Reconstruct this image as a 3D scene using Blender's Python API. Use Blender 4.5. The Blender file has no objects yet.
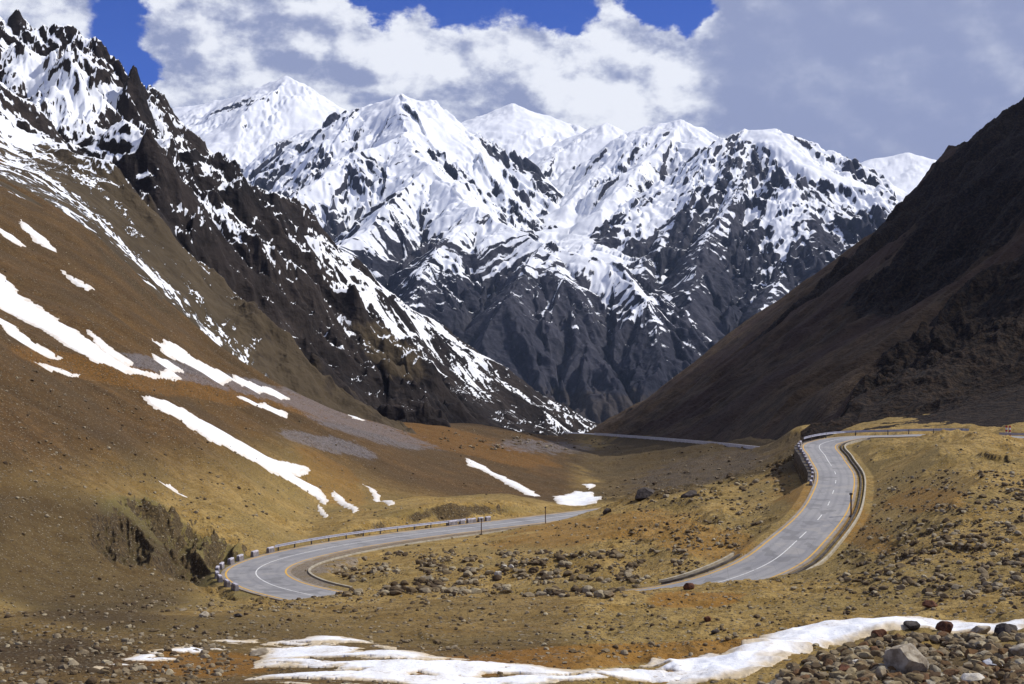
import bpy, math, random, time
import numpy as np
T0 = time.time()
rng = np.random.default_rng(7)
random.seed(7)
F = 1422.0; CX = 512.0; CY = 342.0
f32 = np.float32
scene = bpy.context.scene
COL = scene.collection

# ------------------------------------------------------------------ noise
def _h(ix, iy, seed):
    h = ix.astype(np.uint32) * np.uint32(0x85EBCA6B) + iy.astype(np.uint32) * np.uint32(0xC2B2AE35) + np.uint32((seed * 2246822519 + 12345) & 0xffffffff)
    h ^= h >> np.uint32(15); h *= np.uint32(0x2C1B3C6D); h ^= iy.astype(np.uint32) * np.uint32(0x9E3779B1)
    h ^= h >> np.uint32(12); h *= np.uint32(0x297A2D39); h ^= h >> np.uint32(15)
    return h

def rnd(ix, iy, seed):
    return (_h(ix, iy, seed) & np.uint32(0xffff)).astype(f32) / f32(65535.0)

def perlin(x, y, seed=0):
    xf = np.floor(x); yf = np.floor(y)
    ix = xf.astype(np.int64); iy = yf.astype(np.int64)
    fx = (x - xf).astype(f32); fy = (y - yf).astype(f32)
    u = fx * fx * fx * (fx * (fx * 6 - 15) + 10); v = fy * fy * fy * (fy * (fy * 6 - 15) + 10)
    def g(dx, dy):
        a = rnd(ix + dx, iy + dy, seed) * f32(2 * math.pi)
        return np.cos(a) * (fx - dx) + np.sin(a) * (fy - dy)
    n0 = g(0, 0) * (1 - u) + g(1, 0) * u
    n1 = g(0, 1) * (1 - u) + g(1, 1) * u
    return (n0 * (1 - v) + n1 * v) * f32(1.5)

from concurrent.futures import ThreadPoolExecutor
import threading
_pool = ThreadPoolExecutor(8); _tl = threading.local()
def par(f):
    def g(x, y, *a, **k):
        x = np.asarray(x); y = np.asarray(y)
        if x.ndim != 2 or x.shape[0] < 64 or getattr(_tl, 'busy', False): return f(x, y, *a, **k)
        nch = max(4, x.size // 60000); sl = np.array_split(np.arange(x.shape[0]), min(nch, x.shape[0]))
        def run(s):
            s = slice(s[0], s[-1] + 1)
            aa = [v[s] if isinstance(v, np.ndarray) and v.shape == x.shape else v for v in a]
            kk = {q: (v[s] if isinstance(v, np.ndarray) and v.shape == x.shape else v) for q, v in k.items()}
            _tl.busy = True
            try: return f(x[s], y[s], *aa, **kk)
            finally: _tl.busy = False
        r = list(_pool.map(run, sl))
        if isinstance(r[0], tuple): return tuple(np.concatenate([q[i] for q in r]) for i in range(len(r[0])))
        return np.concatenate(r)
    return g

@par
def fbm(x, y, wl, octv, seed=0, gain=0.5, lac=2.03):
    s = np.zeros(np.shape(x), f32); a = 1.0; f = 1.0 / wl; t = 0
    for i in range(octv):
        s += a * perlin(x * f + 13.7 * i, y * f - 7.3 * i, seed + i); t += a
        a *= gain; f *= lac
    return s / t

@par
def ridged(x, y, wl, octv, seed=0, gain=0.5, lac=2.07):
    s = np.zeros(np.shape(x), f32); a = 1.0; f = 1.0 / wl; t = 0; w = 1.0
    for i in range(octv):
        n = 1 - np.abs(perlin(x * f + 3.1 * i, y * f + 9.2 * i, seed + i)) * 1.6
        n = np.clip(n, 0, 1) ** 2
        s += a * n * w; w = np.clip(n * 1.6, 0.2, 1); t += a
        a *= gain; f *= lac
    return s / t

def sstep(a, b, x):
    t = np.clip((x - a) / (b - a), 0, 1)
    return t * t * (3 - 2 * t)

@par
def gullies(x, y, gx, gy, wl, amp, octv=4, seed=0, gain=0.55, lac=2.0, k=1.0):
    """fall-line aligned ribs and gullies; returns added height and a rib(+1)/gully(-1) field"""
    out = np.zeros(x.shape, f32); gu = np.zeros(x.shape, f32); tot = 0
    gx = gx.astype(f32).copy(); gy = gy.astype(f32).copy()
    a = amp; w = wl
    for o in range(octv):
        m = np.sqrt(gx * gx + gy * gy) + 1e-6
        px, py = -gy / m, gx / m
        s = np.clip(m * 1.6, 0, 1)
        X = x / w; Y = y / w
        xi = np.floor(X); yi = np.floor(Y)
        sc = np.zeros(x.shape, f32); ss = np.zeros(x.shape, f32); sw = np.zeros(x.shape, f32)
        for dx in (-1, 0, 1):
            for dy in (-1, 0, 1):
                cx = xi + dx; cy = yi + dy
                ci = cx.astype(np.int64); cj = cy.astype(np.int64)
                jx = cx + 0.5 + (rnd(ci, cj, seed + 31 * o) - 0.5) * 0.8
                jy = cy + 0.5 + (rnd(ci, cj, seed + 31 * o + 7) - 0.5) * 0.8
                rx = (X - jx).astype(f32); ry = (Y - jy).astype(f32)
                wt = np.clip(1 - (rx * rx + ry * ry) * f32(1 / 1.21), 0, None) ** 2
                ph = (rx * px + ry * py) * f32(2 * math.pi * k) + rnd(ci, cj, seed + 31 * o + 13) * f32(6.28)
                sc += wt * np.cos(ph); ss += wt * np.sin(ph); sw += wt
        n = np.sqrt(sc * sc + ss * ss) + 0.35 * sw + 1e-6
        c = sc / n; sn = ss / n
        out += a * s * (c - 0.0); gu += s * c * (a / amp); tot += a / amp
        gg = -a * k * 2 * math.pi / w * sn * s * 0.6
        gx += gg * px; gy += gg * py
        a *= gain; w /= lac
    return out, gu / tot

# ------------------------------------------------------------------ thin plate interpolation of picture rows
def tps(ctrl, smooth=0.02):
    P = np.array([((p - CX) / 160.0, math.log(d) * 3.0) for p, y, d in ctrl])
    v = np.array([(CY - y) / F for p, y, d in ctrl])          # elevation tangent
    n = len(P)
    r = np.sqrt(((P[:, None] - P[None]) ** 2).sum(-1)) + 1e-9
    K = r * r * np.log(r) + np.eye(n) * smooth
    A = np.zeros((n + 3, n + 3)); A[:n, :n] = K
    A[:n, n] = 1; A[:n, n + 1:] = P; A[n, :n] = 1; A[n + 1:, :n] = P.T
    s = np.linalg.solve(A, np.concatenate([v, [0, 0, 0]]))
    def ev(a, d):
        # coarse evaluation then bilinear
        return s, P
    return s, P

def tps_grid(ctrl, a, d, smooth=0.02, n=(200, 260)):
    s, P = tps(ctrl, smooth)
    ca = np.linspace(a.min(), a.max(), n[0]); cl = np.linspace(math.log(d.min()), math.log(d.max()), n[1])
    U, V = np.meshgrid(ca * F / 160.0, cl * 3.0)
    out = s[-3] + s[-2] * U + s[-1] * V
    for i in range(len(P)):
        r2 = (U - P[i, 0]) ** 2 + (V - P[i, 1]) ** 2 + 1e-12
        out += s[i] * 0.5 * r2 * np.log(r2)
    # bilinear (cubic-smoothed by density)
    fa = np.interp(a, ca, np.arange(n[0])); fl = np.interp(np.log(d), cl, np.arange(n[1]))
    def W(f, n_):
        f = np.clip(f, 1, n_ - 2.001); i = f.astype(int); t = f - i; M = np.zeros((len(f), n_))
        for k, wv in zip((-1, 0, 1, 2), ((1 - t) ** 3 / 6, (3 * t ** 3 - 6 * t ** 2 + 4) / 6, (-3 * t ** 3 + 3 * t ** 2 + 3 * t + 1) / 6, t ** 3 / 6)):
            M[np.arange(len(f)), np.clip(i + k, 0, n_ - 1)] += wv
        return M
    return W(fl, n[1]) @ out @ W(fa, n[0]).T

def bil(G, r, c):
    r = np.clip(r, 0, G.shape[0] - 1.001); c = np.clip(c, 0, G.shape[1] - 1.001)
    r0 = r.astype(int); c0 = c.astype(int); fr = r - r0; fc = c - c0
    return (G[r0, c0] * (1 - fr) * (1 - fc) + G[r0 + 1, c0] * fr * (1 - fc) + G[r0, c0 + 1] * (1 - fr) * fc + G[r0 + 1, c0 + 1] * fr * fc)

def P3(px, py, d):
    return np.array([(px - CX) / F * d, d, (CY - py) / F * d])

class Fan:
    def __init__(s, pxs, ds):
        s.a = (np.asarray(pxs, float) - CX) / F; s.d = np.asarray(ds, float)
        s.A, s.D = np.meshgrid(s.a, s.d)
        s.X = s.A * s.D; s.Y = s.D
        s.attrs = {}
    def grad(s, Z):
        zd = np.gradient(Z, s.d, axis=0); za = np.gradient(Z, s.a, axis=1)
        zx = za / s.D
        return zx, zd - s.A * zx
    def px(s): return s.A * F + CX
    def py(s, Z=None): return CY - F * (s.Z if Z is None else Z) / s.D
    def build(s, name, mat, keep=None):
        nr, nc = s.Z.shape
        co = np.stack([s.X, s.Y, s.Z], -1).reshape(-1, 3).astype(f32)
        i = np.arange(nr * nc).reshape(nr, nc)
        q = np.stack([i[:-1, :-1], i[:-1, 1:], i[1:, 1:], i[1:, :-1]], -1).reshape(-1, 4)
        if keep is not None:
            kq = (keep[:-1, :-1] | keep[:-1, 1:] | keep[1:, 1:] | keep[1:, :-1]).reshape(-1)
            q = q[kq]
            used = np.zeros(nr * nc, bool); used[q.reshape(-1)] = True
            remap = np.cumsum(used) - 1; q = remap[q]; co = co[used]
        else:
            used = None
        o = mesh_obj(name, co, q, mat)
        for k, v in s.attrs.items():
            v = np.broadcast_to(v, (nr, nc)).reshape(-1).astype(f32)
            if used is not None: v = v[used]
            at = o.data.attributes.new(k, 'FLOAT', 'POINT'); at.data.foreach_set('value', v)
        return o
    def sample(s, G, x, y):
        """field value at world x,y"""
        r = np.interp(y, s.d, np.arange(len(s.d))); c = np.interp(np.asarray(x) / np.asarray(y), s.a, np.arange(len(s.a)))
        return bil(G, r, c)

def mesh_obj(name, co, q, mat, smooth=True, link=True):
    me = bpy.data.meshes.new(name)
    co = np.asarray(co, f32); q = np.asarray(q, np.int32); k = q.shape[1]
    me.vertices.add(len(co)); me.vertices.foreach_set('co', co.reshape(-1))
    me.loops.add(q.size); me.loops.foreach_set('vertex_index', q.reshape(-1))
    me.polygons.add(len(q)); me.polygons.foreach_set('loop_start', np.arange(len(q), dtype=np.int32) * k)
    me.polygons.foreach_set('loop_total', np.full(len(q), k, np.int32))
    me.update(calc_edges=True)
    me.polygons.foreach_set('use_smooth', np.full(len(q), smooth))
    if mat: me.materials.append(mat)
    o = bpy.data.objects.new(name, me)
    if link: COL.objects.link(o)
    return o

def tag(o, label=None, cat=None, group=None, kind=None):
    if label: o['label'] = label
    if cat: o['category'] = cat
    if group: o['group'] = group
    if kind: o['kind'] = kind
    return o

# ------------------------------------------------------------------ node helper
class N:
    def __init__(s, tree): s.t = tree; s.n = tree.nodes; s.l = tree.links
    def node(s, typ, **kw):
        n = s.n.new(typ)
        for k, v in kw.items(): setattr(n, k, v)
        return n
    def put(s, sock, v):
        if hasattr(v, 'is_linked') or isinstance(v, bpy.types.NodeSocket): s.l.new(v, sock)
        elif v is not None:
            if isinstance(v, (tuple, list)) and sock.type == 'RGBA' and len(v) == 3: v = (*v, 1)
            sock.default_value = v
    def math(s, op, a, b=None, c=None, clamp=False):
        n = s.node('ShaderNodeMath', operation=op, use_clamp=clamp)
        s.put(n.inputs[0], a)
        if b is not None: s.put(n.inputs[1], b)
        if c is not None: s.put(n.inputs[2], c)
        return n.outputs[0]
    def vmath(s, op, a, b=None, out=0):
        n = s.node('ShaderNodeVectorMath', operation=op)
        s.put(n.inputs[0], a)
        if b is not None:
            s.put(n.inputs['Scale'] if op == 'SCALE' else n.inputs[1], b)
        return n.outputs['Value'] if op in ('DOT_PRODUCT', 'LENGTH') else n.outputs[0]
    def add(s, a, b): return s.math('ADD', a, b)
    def sub(s, a, b): return s.math('SUBTRACT', a, b)
    def mul(s, a, b): return s.math('MULTIPLY', a, b)
    def ss(s, v, lo, hi, a=0.0, b=1.0):
        n = s.node('ShaderNodeMapRange', interpolation_type='SMOOTHSTEP')
        s.put(n.inputs[0], v)
        for i, q in zip((1, 2, 3, 4), (lo, hi, a, b)): s.put(n.inputs[i], q)
        return n.outputs[0]
    def noise(s, vec, scale, detail=4, rough=0.55, lac=2.0, dist=0.0, typ=None, out='Fac'):
        n = s.node('ShaderNodeTexNoise')
        s.put(n.inputs['Vector'], vec)
        s.put(n.inputs['Scale'], scale); s.put(n.inputs['Detail'], detail); s.put(n.inputs['Roughness'], rough)
        s.put(n.inputs['Lacunarity'], lac); s.put(n.inputs['Distortion'], dist)
        return n.outputs[out]
    def voro(s, vec, scale, feature='F1', out='Distance', rand=1.0):
        n = s.node('ShaderNodeTexVoronoi', feature=feature)
        s.put(n.inputs['Vector'], vec); s.put(n.inputs['Scale'], scale); s.put(n.inputs['Randomness'], rand)
        return n.outputs[out]
    def mix(s, f, a, b, typ='MIX'):
        n = s.node('ShaderNodeMix', data_type='RGBA', blend_type=typ)
        s.put(n.inputs[0], f); s.put(n.inputs[6], a); s.put(n.inputs[7], b)
        return n.outputs[2]
    def attr(s, name):
        n = s.node('ShaderNodeAttribute', attribute_name=name); return n.outputs['Fac']
    def pos(s): return s.node('ShaderNodeNewGeometry').outputs['Position']
    def scale(s, v, x, y, z):
        n = s.node('ShaderNodeVectorMath', operation='MULTIPLY'); s.put(n.inputs[0], v); n.inputs[1].default_value = (x, y, z)
        return n.outputs[0]
    def bump(s, h, strength=0.5, dist=0.1, normal=None):
        n = s.node('ShaderNodeBump'); s.put(n.inputs['Height'], h); n.inputs['Strength'].default_value = strength
        n.inputs['Distance'].default_value = dist
        if normal: s.put(n.inputs['Normal'], normal)
        return n.outputs[0]

def new_mat(name):
    m = bpy.data.materials.new(name); m.use_nodes = True
    b = m.node_tree.nodes['Principled BSDF']
    b.inputs['Specular IOR Level'].default_value = 0.15
    b.inputs['Roughness'].default_value = 0.9
    return m, N(m.node_tree), b

SNOW = (0.83, 0.85, 0.88)

def mountain_mat(name, rock_a, rock_b, talus, sc, snow_soft=0.12, streak=(1, 1, 1), bumpd=4.0, rough=0.6, jit=0.42):
    """rock, talus and snow split by the mesh's own 'snow' and 'talus' attributes with procedural break-up"""
    m, n, b = new_mat(name)
    p = n.pos()
    n1 = n.noise(p, sc, 8, 0.65)
    n2 = n.noise(p, sc * 6, 6, 0.6)
    v = n.voro(p, sc * 10)
    rock = n.mix(n.ss(n1, 0.35, 0.65), rock_a, rock_b)
    rock = n.mix(n.ss(n2, 0.3, 0.6, 0.5, 0), rock, tuple(c * 0.5 for c in rock_a))
    rock = n.mix(n.ss(n.noise(p, sc * 22, 4, 0.6), 0.55, 0.7, 0, 0.5), rock, tuple(c * 1.7 for c in rock_b))
    tal = n.mix(n.ss(n2, 0.35, 0.65), talus, tuple(c * 0.72 for c in talus))
    base = n.mix(n.ss(n.add(n.attr('talus'), n.mul(n.sub(n2, 0.5), 0.8)), 0.4, 0.6), rock, tal)
    sn = n.add(n.attr('snow'), n.mul(n.sub(n.noise(p, sc * 12, 6, 0.65), 0.5), jit))
    sn = n.add(sn, n.mul(n.sub(n1, 0.5), 0.3))
    sm = n.ss(sn, 0.5 - snow_soft / 2, 0.5 + snow_soft / 2)
    dirty = n.mix(n.ss(n.noise(p, sc * 2, 4, 0.5), 0.4, 0.75, 0, 0.35), SNOW, (0.62, 0.64, 0.68))
    col = n.mix(sm, base, dirty)
    n.put(b.inputs['Base Color'], col)
    h = n.add(n.mul(n2, n.ss(sm, 0, 1, 1.0, 0.10)), n.mul(v, n.ss(sm, 0, 1, 0.5, 0.02)))
    n.put(b.inputs['Normal'], n.bump(h, 0.9, bumpd))
    n.put(b.inputs['Roughness'], n.ss(sm, 0, 1, 0.92, 0.55))
    return m

def blob(px, py, cx, cy, rx, ry, ang=0.0):
    c, s = math.cos(math.radians(ang)), math.sin(math.radians(ang))
    u = (px - cx) * c + (py - cy) * s; v = -(px - cx) * s + (py - cy) * c
    return np.exp(-((u / rx) ** 2 + (v / ry) ** 2))

# ------------------------------------------------------------------ road centre lines (picture column, row, height below the eye)
def cpt(px, py, z):
    d = z * F / (CY - py); return ((px - CX) / F * d, d, z)

def spline(pts, step):
    P = np.array(pts, float); P = np.vstack([2 * P[0] - P[1], P, 2 * P[-1] - P[-2]])
    out = []
    for i in range(1, len(P) - 2):
        p0, p1, p2, p3 = P[i - 1:i + 3]
        m = max(2, int(np.linalg.norm(p2 - p1) / step * 2))
        t = np.linspace(0, 1, m, endpoint=False)[:, None]
        t0, t1 = 0.0, np.linalg.norm(p1 - p0) ** .5
        t2 = t1 + np.linalg.norm(p2 - p1) ** .5; t3 = t2 + np.linalg.norm(p3 - p2) ** .5
        tt = t1 + (t2 - t1) * t
        A1 = (t1 - tt) / (t1 - t0) * p0 + (tt - t0) / (t1 - t0) * p1
        A2 = (t2 - tt) / (t2 - t1) * p1 + (tt - t1) / (t2 - t1) * p2
        A3 = (t3 - tt) / (t3 - t2) * p2 + (tt - t2) / (t3 - t2) * p3
        B1 = (t2 - tt) / (t2 - t0) * A1 + (tt - t0) / (t2 - t0) * A2
        B2 = (t3 - tt) / (t3 - t1) * A2 + (tt - t1) / (t3 - t1) * A3
        out.append((t2 - tt) / (t2 - t1) * B1 + (tt - t1) / (t2 - t1) * B2)
    C = np.vstack(out + [P[-2][None]])
    # smooth and resample by arc length
    for _ in range(3):
        C[1:-1] = (C[:-2] + 2 * C[1:-1] + C[2:]) / 4
    L = np.concatenate([[0], np.cumsum(np.linalg.norm(np.diff(C[:, :2], axis=0), axis=1))])
    s = np.arange(0, L[-1], step)
    return np.stack([np.interp(s, L, C[:, k]) for k in range(3)], -1)

ROAD = spline([cpt(1200, 440, -16.2), cpt(1080, 438.5, -15.8), cpt(1015, 436.5, -15.4), cpt(960, 434.6, -15.4), cpt(900, 435.4, -15.7), cpt(856, 437, -16.1), cpt(823, 443.5, -16.7),
               cpt(826, 457, -17.3), cpt(835.5, 474, -18), cpt(833.5, 491, -18.7), cpt(822, 514, -19.6), cpt(797, 540, -20.9), cpt(768, 563, -22.1),
               cpt(724, 582, -23.2), cpt(676, 592, -23.8), cpt(600, 600, -24.5), cpt(480, 608, -25.5), cpt(380, 607, -26.4), cpt(310, 595, -27.0), cpt(270, 584, -27.4),
               cpt(256, 572, -27.8), cpt(274, 561, -28.1), cpt(330, 547.5, -28.5), cpt(400, 536.5, -29.0), cpt(480, 526.5, -29.6), cpt(550, 518, -30.2), cpt(602, 511.5, -30.6),
               cpt(645, 506, -31), cpt(690, 498, -31.7)], 1.0)
FAR = spline([cpt(850, 453.5, -35.5), cpt(812, 451.5, -36.6), cpt(778, 449.5, -37.5), cpt(738, 445.5, -41), cpt(700, 442.0, -45), cpt(650, 437.8, -51), cpt(600, 434.2, -57),
              cpt(570, 433, -66)], 2.0)
def smooth_z(R, k):
    z = R[:, 2].copy()
    ker = np.ones(k) / k
    R[:, 2] = np.convolve(np.pad(z, k // 2, mode='edge'), ker, 'valid')[:len(z)]
smooth_z(ROAD, 21); smooth_z(FAR, 21)

def _hwprof():
    A = [(1200, 440, 3.0), (1015, 436.5, 3.0), (900, 435.4, 3.0), (823, 443.5, 3.0), (835, 474, 2.75), (833, 491, 2.8), (822, 514, 2.95), (797, 540, 3.3), (768, 563, 3.6), (724, 582, 3.8), (600, 600, 4.0), (380, 607, 4.0), (256, 572, 4.15), (330, 547.5, 4.2), (480, 526.5, 4.3), (690, 498, 4.4)]
    qx = CX + F * ROAD[:, 0] / ROAD[:, 1]; qy = CY - F * ROAD[:, 2] / ROAD[:, 1]; k = []
    for a, b, h in A: k.append(int(np.argmin((qx - a) ** 2 + (2 * (qy - b)) ** 2)))
    v = np.interp(np.arange(len(ROAD)), k, [a[2] for a in A])
    return np.convolve(np.pad(v, 10, mode='edge'), np.ones(21) / 21, 'valid') / 4.6
KW = _hwprof()                     # road width along its length, 1 = 9.2 m
def kfor(R, i0=0):
    return KW if R is ROAD else np.ones(len(R))
def normals2(R):
    t = np.gradient(R[:, :2], axis=0); t /= np.linalg.norm(t, axis=1)[:, None]
    return t, np.stack([-t[:, 1], t[:, 0]], -1)

def road_dist(X, Y, R, maxd):
    """signed distance to centre line (left of travel positive) and road height"""
    sh = X.shape; X = X.reshape(-1); Y = Y.reshape(-1)
    D = np.full(len(X), 1e6); Z = np.zeros(len(X)); S = np.zeros(len(X))
    Rs = R[::2]
    sel = np.where((X > Rs[:, 0].min() - maxd) & (X < Rs[:, 0].max() + maxd) & (Y > Rs[:, 1].min() - maxd) & (Y < Rs[:, 1].max() + maxd))[0]
    t, nn = normals2(Rs)
    for c in range(0, len(sel), 200000):
        s = sel[c:c + 200000]
        x = X[s].astype(f32); y = Y[s].astype(f32)
        best = np.full(len(s), 1e12, f32); bi = np.zeros(len(s), np.int32)
        for i in range(len(Rs)):
            q = (x - f32(Rs[i, 0])) ** 2 + (y - f32(Rs[i, 1])) ** 2
            m = q < best; best[m] = q[m]; bi[m] = i
        rx = x - Rs[bi, 0]; ry = y - Rs[bi, 1]
        al = np.clip(rx * t[bi, 0] + ry * t[bi, 1], -1.2, 1.2)
        nd = rx * nn[bi, 0] + ry * nn[bi, 1]
        step = np.clip(bi + np.sign(al).astype(int), 0, len(Rs) - 1)
        Z[s] = Rs[bi, 2] + (Rs[step, 2] - Rs[bi, 2]) * np.abs(al) / 2.0
        big = best > 60 ** 2
        D[s] = np.sign(nd) * np.where(np.abs(nd) > 0, np.sqrt(np.maximum(best - al ** 2, 1e-6)), 0)
        S[s] = bi * 2
    return D.reshape(sh), Z.reshape(sh), S.reshape(sh)

# ------------------------------------------------------------------ ground (valley floor and the brown hillside)
G = Fan(np.concatenate([np.linspace(-420, -20, 100, endpoint=False), np.arange(-20, 1045, 0.9), np.linspace(1046, 1500, 100)]),
        np.exp(np.concatenate([np.arange(math.log(16), math.log(44), 0.012), np.arange(math.log(44), math.log(290), 0.00235), np.arange(math.log(290), math.log(1900), 0.0042)])))
gc = []
def row(d, *pp):
    for px, py in pp: gc.append((px, py, d))
row(20, (-400, 900), (512, 900), (1450, 900))
row(32, (-400, 770), (0, 772), (300, 775), (600, 775), (900, 768), (1450, 760))
row(48, (-400, 680), (0, 692), (250, 690), (500, 690), (750, 688), (900, 676), (1024, 668), (1300, 650))
row(60, (-300, 640), (0, 655), (200, 657), (400, 656), (600, 658), (750, 652), (900, 640), (1024, 632), (1300, 610))
row(75, (-300, 610), (0, 628), (200, 628), (400, 629), (600, 628), (750, 622), (900, 610), (1024, 600), (1300, 570))
row(100, (-300, 560), (0, 611), (150, 607), (250, 603), (400, 599), (500, 597), (600, 594), (700, 590), (780, 586), (880, 572), (960, 550), (1024, 540), (1300, 500))
row(125, (-300, 440), (0, 604), (80, 607), (180, 606), (260, 605), (400, 606), (550, 603), (660, 597), (760, 584), (850, 556), (940, 505), (1024, 500), (1300, 460))
row(150, (-300, 350), (-100, 480), (0, 530), (60, 572), (120, 585))
gc += [(190, 583, 160), (215, 560, 185), (0, 400, 195), (0, 300, 280), (0, 215, 376), (0, 160, 520), (0, 140, 800), (100, 535, 160), (150, 520, 185), (150, 406, 250), (150, 330, 340), (150, 292, 430), (150, 290, 700),
       (80, 430, 205), (80, 330, 280), (80, 230, 420), (80, 205, 560), (230, 500, 210), (230, 440, 260), (230, 385, 340), (230, 362, 440), (230, 365, 700), (300, 516, 235), (300, 470, 275), (300, 425, 330), (300, 402, 430), (300, 408, 700),
       (-200, 200, 200), (-200, 80, 320), (-200, 60, 700), (-400, 40, 200), (-400, -60, 350), (-400, -80, 700),
       (370, 508, 262), (370, 475, 310), (370, 440, 370), (370, 422, 480), (370, 424, 700), (450, 500, 300), (450, 470, 380), (450, 440, 500), (450, 424, 640), (450, 436, 900), (520, 496, 330), (520, 455, 480), (520, 433, 680), (520, 433, 900),
       (560, 500, 345), (565, 470, 480), (556, 447, 650), (560, 440, 900), (430, 512, 250), (500, 505, 275), (560, 503, 300),
       (588, 494, 390), (590, 476, 500), (592, 458, 700), (590, 444, 1000), (585, 438, 1500), (500, 436, 1500), (300, 440, 1500), (0, 300, 1700), (150, 400, 1500),
       # island between the two bends
       (400, 585, 155), (500, 584, 150), (570, 580, 148), (640, 570, 150), (700, 555, 152), (420, 560, 178), (500, 556, 175), (580, 545, 178), (650, 535, 178), (720, 530, 172), (480, 542, 200), (560, 530, 205), (640, 514, 205), (700, 510, 198), (750, 508, 192),
       (780, 500, 190), (650, 501, 235), (710, 498, 225), (760, 490, 220), (780, 475, 228),
       # slope under the far road
       (640, 494, 330), (700, 492, 330), (760, 476, 340), (620, 487, 420), (660, 474, 450), (700, 464, 470), (750, 455, 460), (640, 455, 620), (620, 445, 760), (700, 448, 570), (690, 438, 800), (640, 434, 1000), (610, 433, 1300),
       (780, 437, 600), (800, 440, 430), (860, 429, 350), (960, 425, 320), (1080, 420, 300), (1300, 380, 320), (800, 425, 900), (1024, 400, 900), (1450, 350, 900), (800, 425, 1700), (1300, 380, 1700),
       # right hillside inside the bend
       (870, 556, 118), (880, 512, 142), (885, 478, 168), (890, 456, 198), (940, 470, 160), (940, 447, 195), (985, 436, 200), (1024, 470, 150), (1024, 456, 185), (1022, 449, 208), (1070, 452, 200), (1100, 460, 170), (1300, 445, 200), (1450, 415, 220)]
Z = tps_grid(gc, G.a, G.d) * G.D
px, D = G.px(), G.D
PX = px
# extra mounds and hollows (world metres)
def mound(px0, py0, d0, rx, ry, h, ang=0):
    x0 = (px0 - CX) / F * d0
    c, s = math.cos(math.radians(ang)), math.sin(math.radians(ang))
    u = (G.X - x0) * c + (G.Y - d0) * s; v = -(G.X - x0) * s + (G.Y - d0) * c
    return h * np.exp(-((u / rx) ** 2 + (v / ry) ** 2))
Z += mound(650, 500, 238, 14, 6, 2.4, 20) + mound(700, 500, 222, 14, 8, 2.2, -10)
Z += mound(985, 432, 208, 5.5, 5, 1.6) + mound(790, 470, 238, 8, 20, 2.0, 20)
Z += mound(385, 600, 121, 8, 6, 0.9) + mound(560, 600, 121, 14, 6, .5)
Z += mound(530, 570, 158, 9, 3.5, 1.3, 5) + mound(650, 545, 160, 6, 4, 1.2) + mound(700, 540, 165, 5, 4, 1.0)
yG = G.py(Z)
zx, zy = G.grad(Z)
# noise: broad to fine, growing with distance only in its largest waves
hill = sstep(0, 25, Z - (-30 - 0.03 * D)) * sstep(560, 300, px)
hill2 = sstep(-1, 6, Z - (-30 - 0.03 * D)) * sstep(600, 560, px)
rough = (1.0 - 0.55 * hill) * (1 - .6 * hill2)
nz = 1.1 * fbm(G.X, G.Y, 22, 3, 11) + 0.7 * fbm(G.X, G.Y, 7, 4, 21) * rough
bumpy = sstep(-0.15, 0.5, fbm(G.X, G.Y, 16, 3, 61))
nz += 0.55 * (ridged(G.X, G.Y, 4.2, 4, 31) - 0.35) * bumpy * rough * (1 - .8 * hill) * sstep(30, 70, D) * sstep(330, 200, D)
nz += 0.18 * fbm(G.X, G.Y, 1.3, 4, 41, 0.6) * rough
cut = sstep(0.50, 0.62, ridged(G.X, G.Y * .8, 13, 5, 131)) * sstep(0.0, .3, fbm(G.X, G.Y, 30, 2, 137) + .12) * sstep(40, 80, D) * rough
nz -= 0.45 * cut
mid = sstep(140, 160, D) * sstep(360, 290, D) * sstep(560, 620, px)
nz += mid * 1.6 * (ridged(G.X, G.Y, 19, 4, 161, .45) - .42)
nz += 2.5 * fbm(G.X, G.Y, 90, 3, 51) * sstep(250, 700, D)
Z += nz
gl, gu = gullies(G.X + 8 * fbm(G.X, G.Y, 30, 3, 143), G.Y + 8 * fbm(G.X, G.Y, 30, 3, 149), zx, zy, 28, 1.3, 2, 5, gain=.4)
Z += gl * hill * sstep(140, 230, D)
gl3, gu3 = gullies(G.X + 9 * fbm(G.X, G.Y, 25, 3, 141), G.Y + 9 * fbm(G.X, G.Y, 25, 3, 147), zx, zy, 40, .45, 3, 25, k=2.2)
gl2, gu2 = gullies(G.X, G.Y, zx, zy, 60, 5.0, 3, 15)
Z += gl2 * sstep(330, 560, D) * 0.6
# dark outcrop at the foot of the hillside
oc = np.clip(blob(px, yG, 215, 560, 62, 26, 32) * 1.3 + blob(px, yG, 130, 535, 60, 30, 25) * 1.0, 0, 1)
oc = sstep(0.25, 0.75, oc + 0.35 * fbm(G.X, G.Y, 9, 3, 77))
Z += oc * (5.2 * ridged(G.X * 1.0 + G.Y * 0.3, G.Y * 0.45, 8.5, 5, 71, .55) - 2.2)
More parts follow.
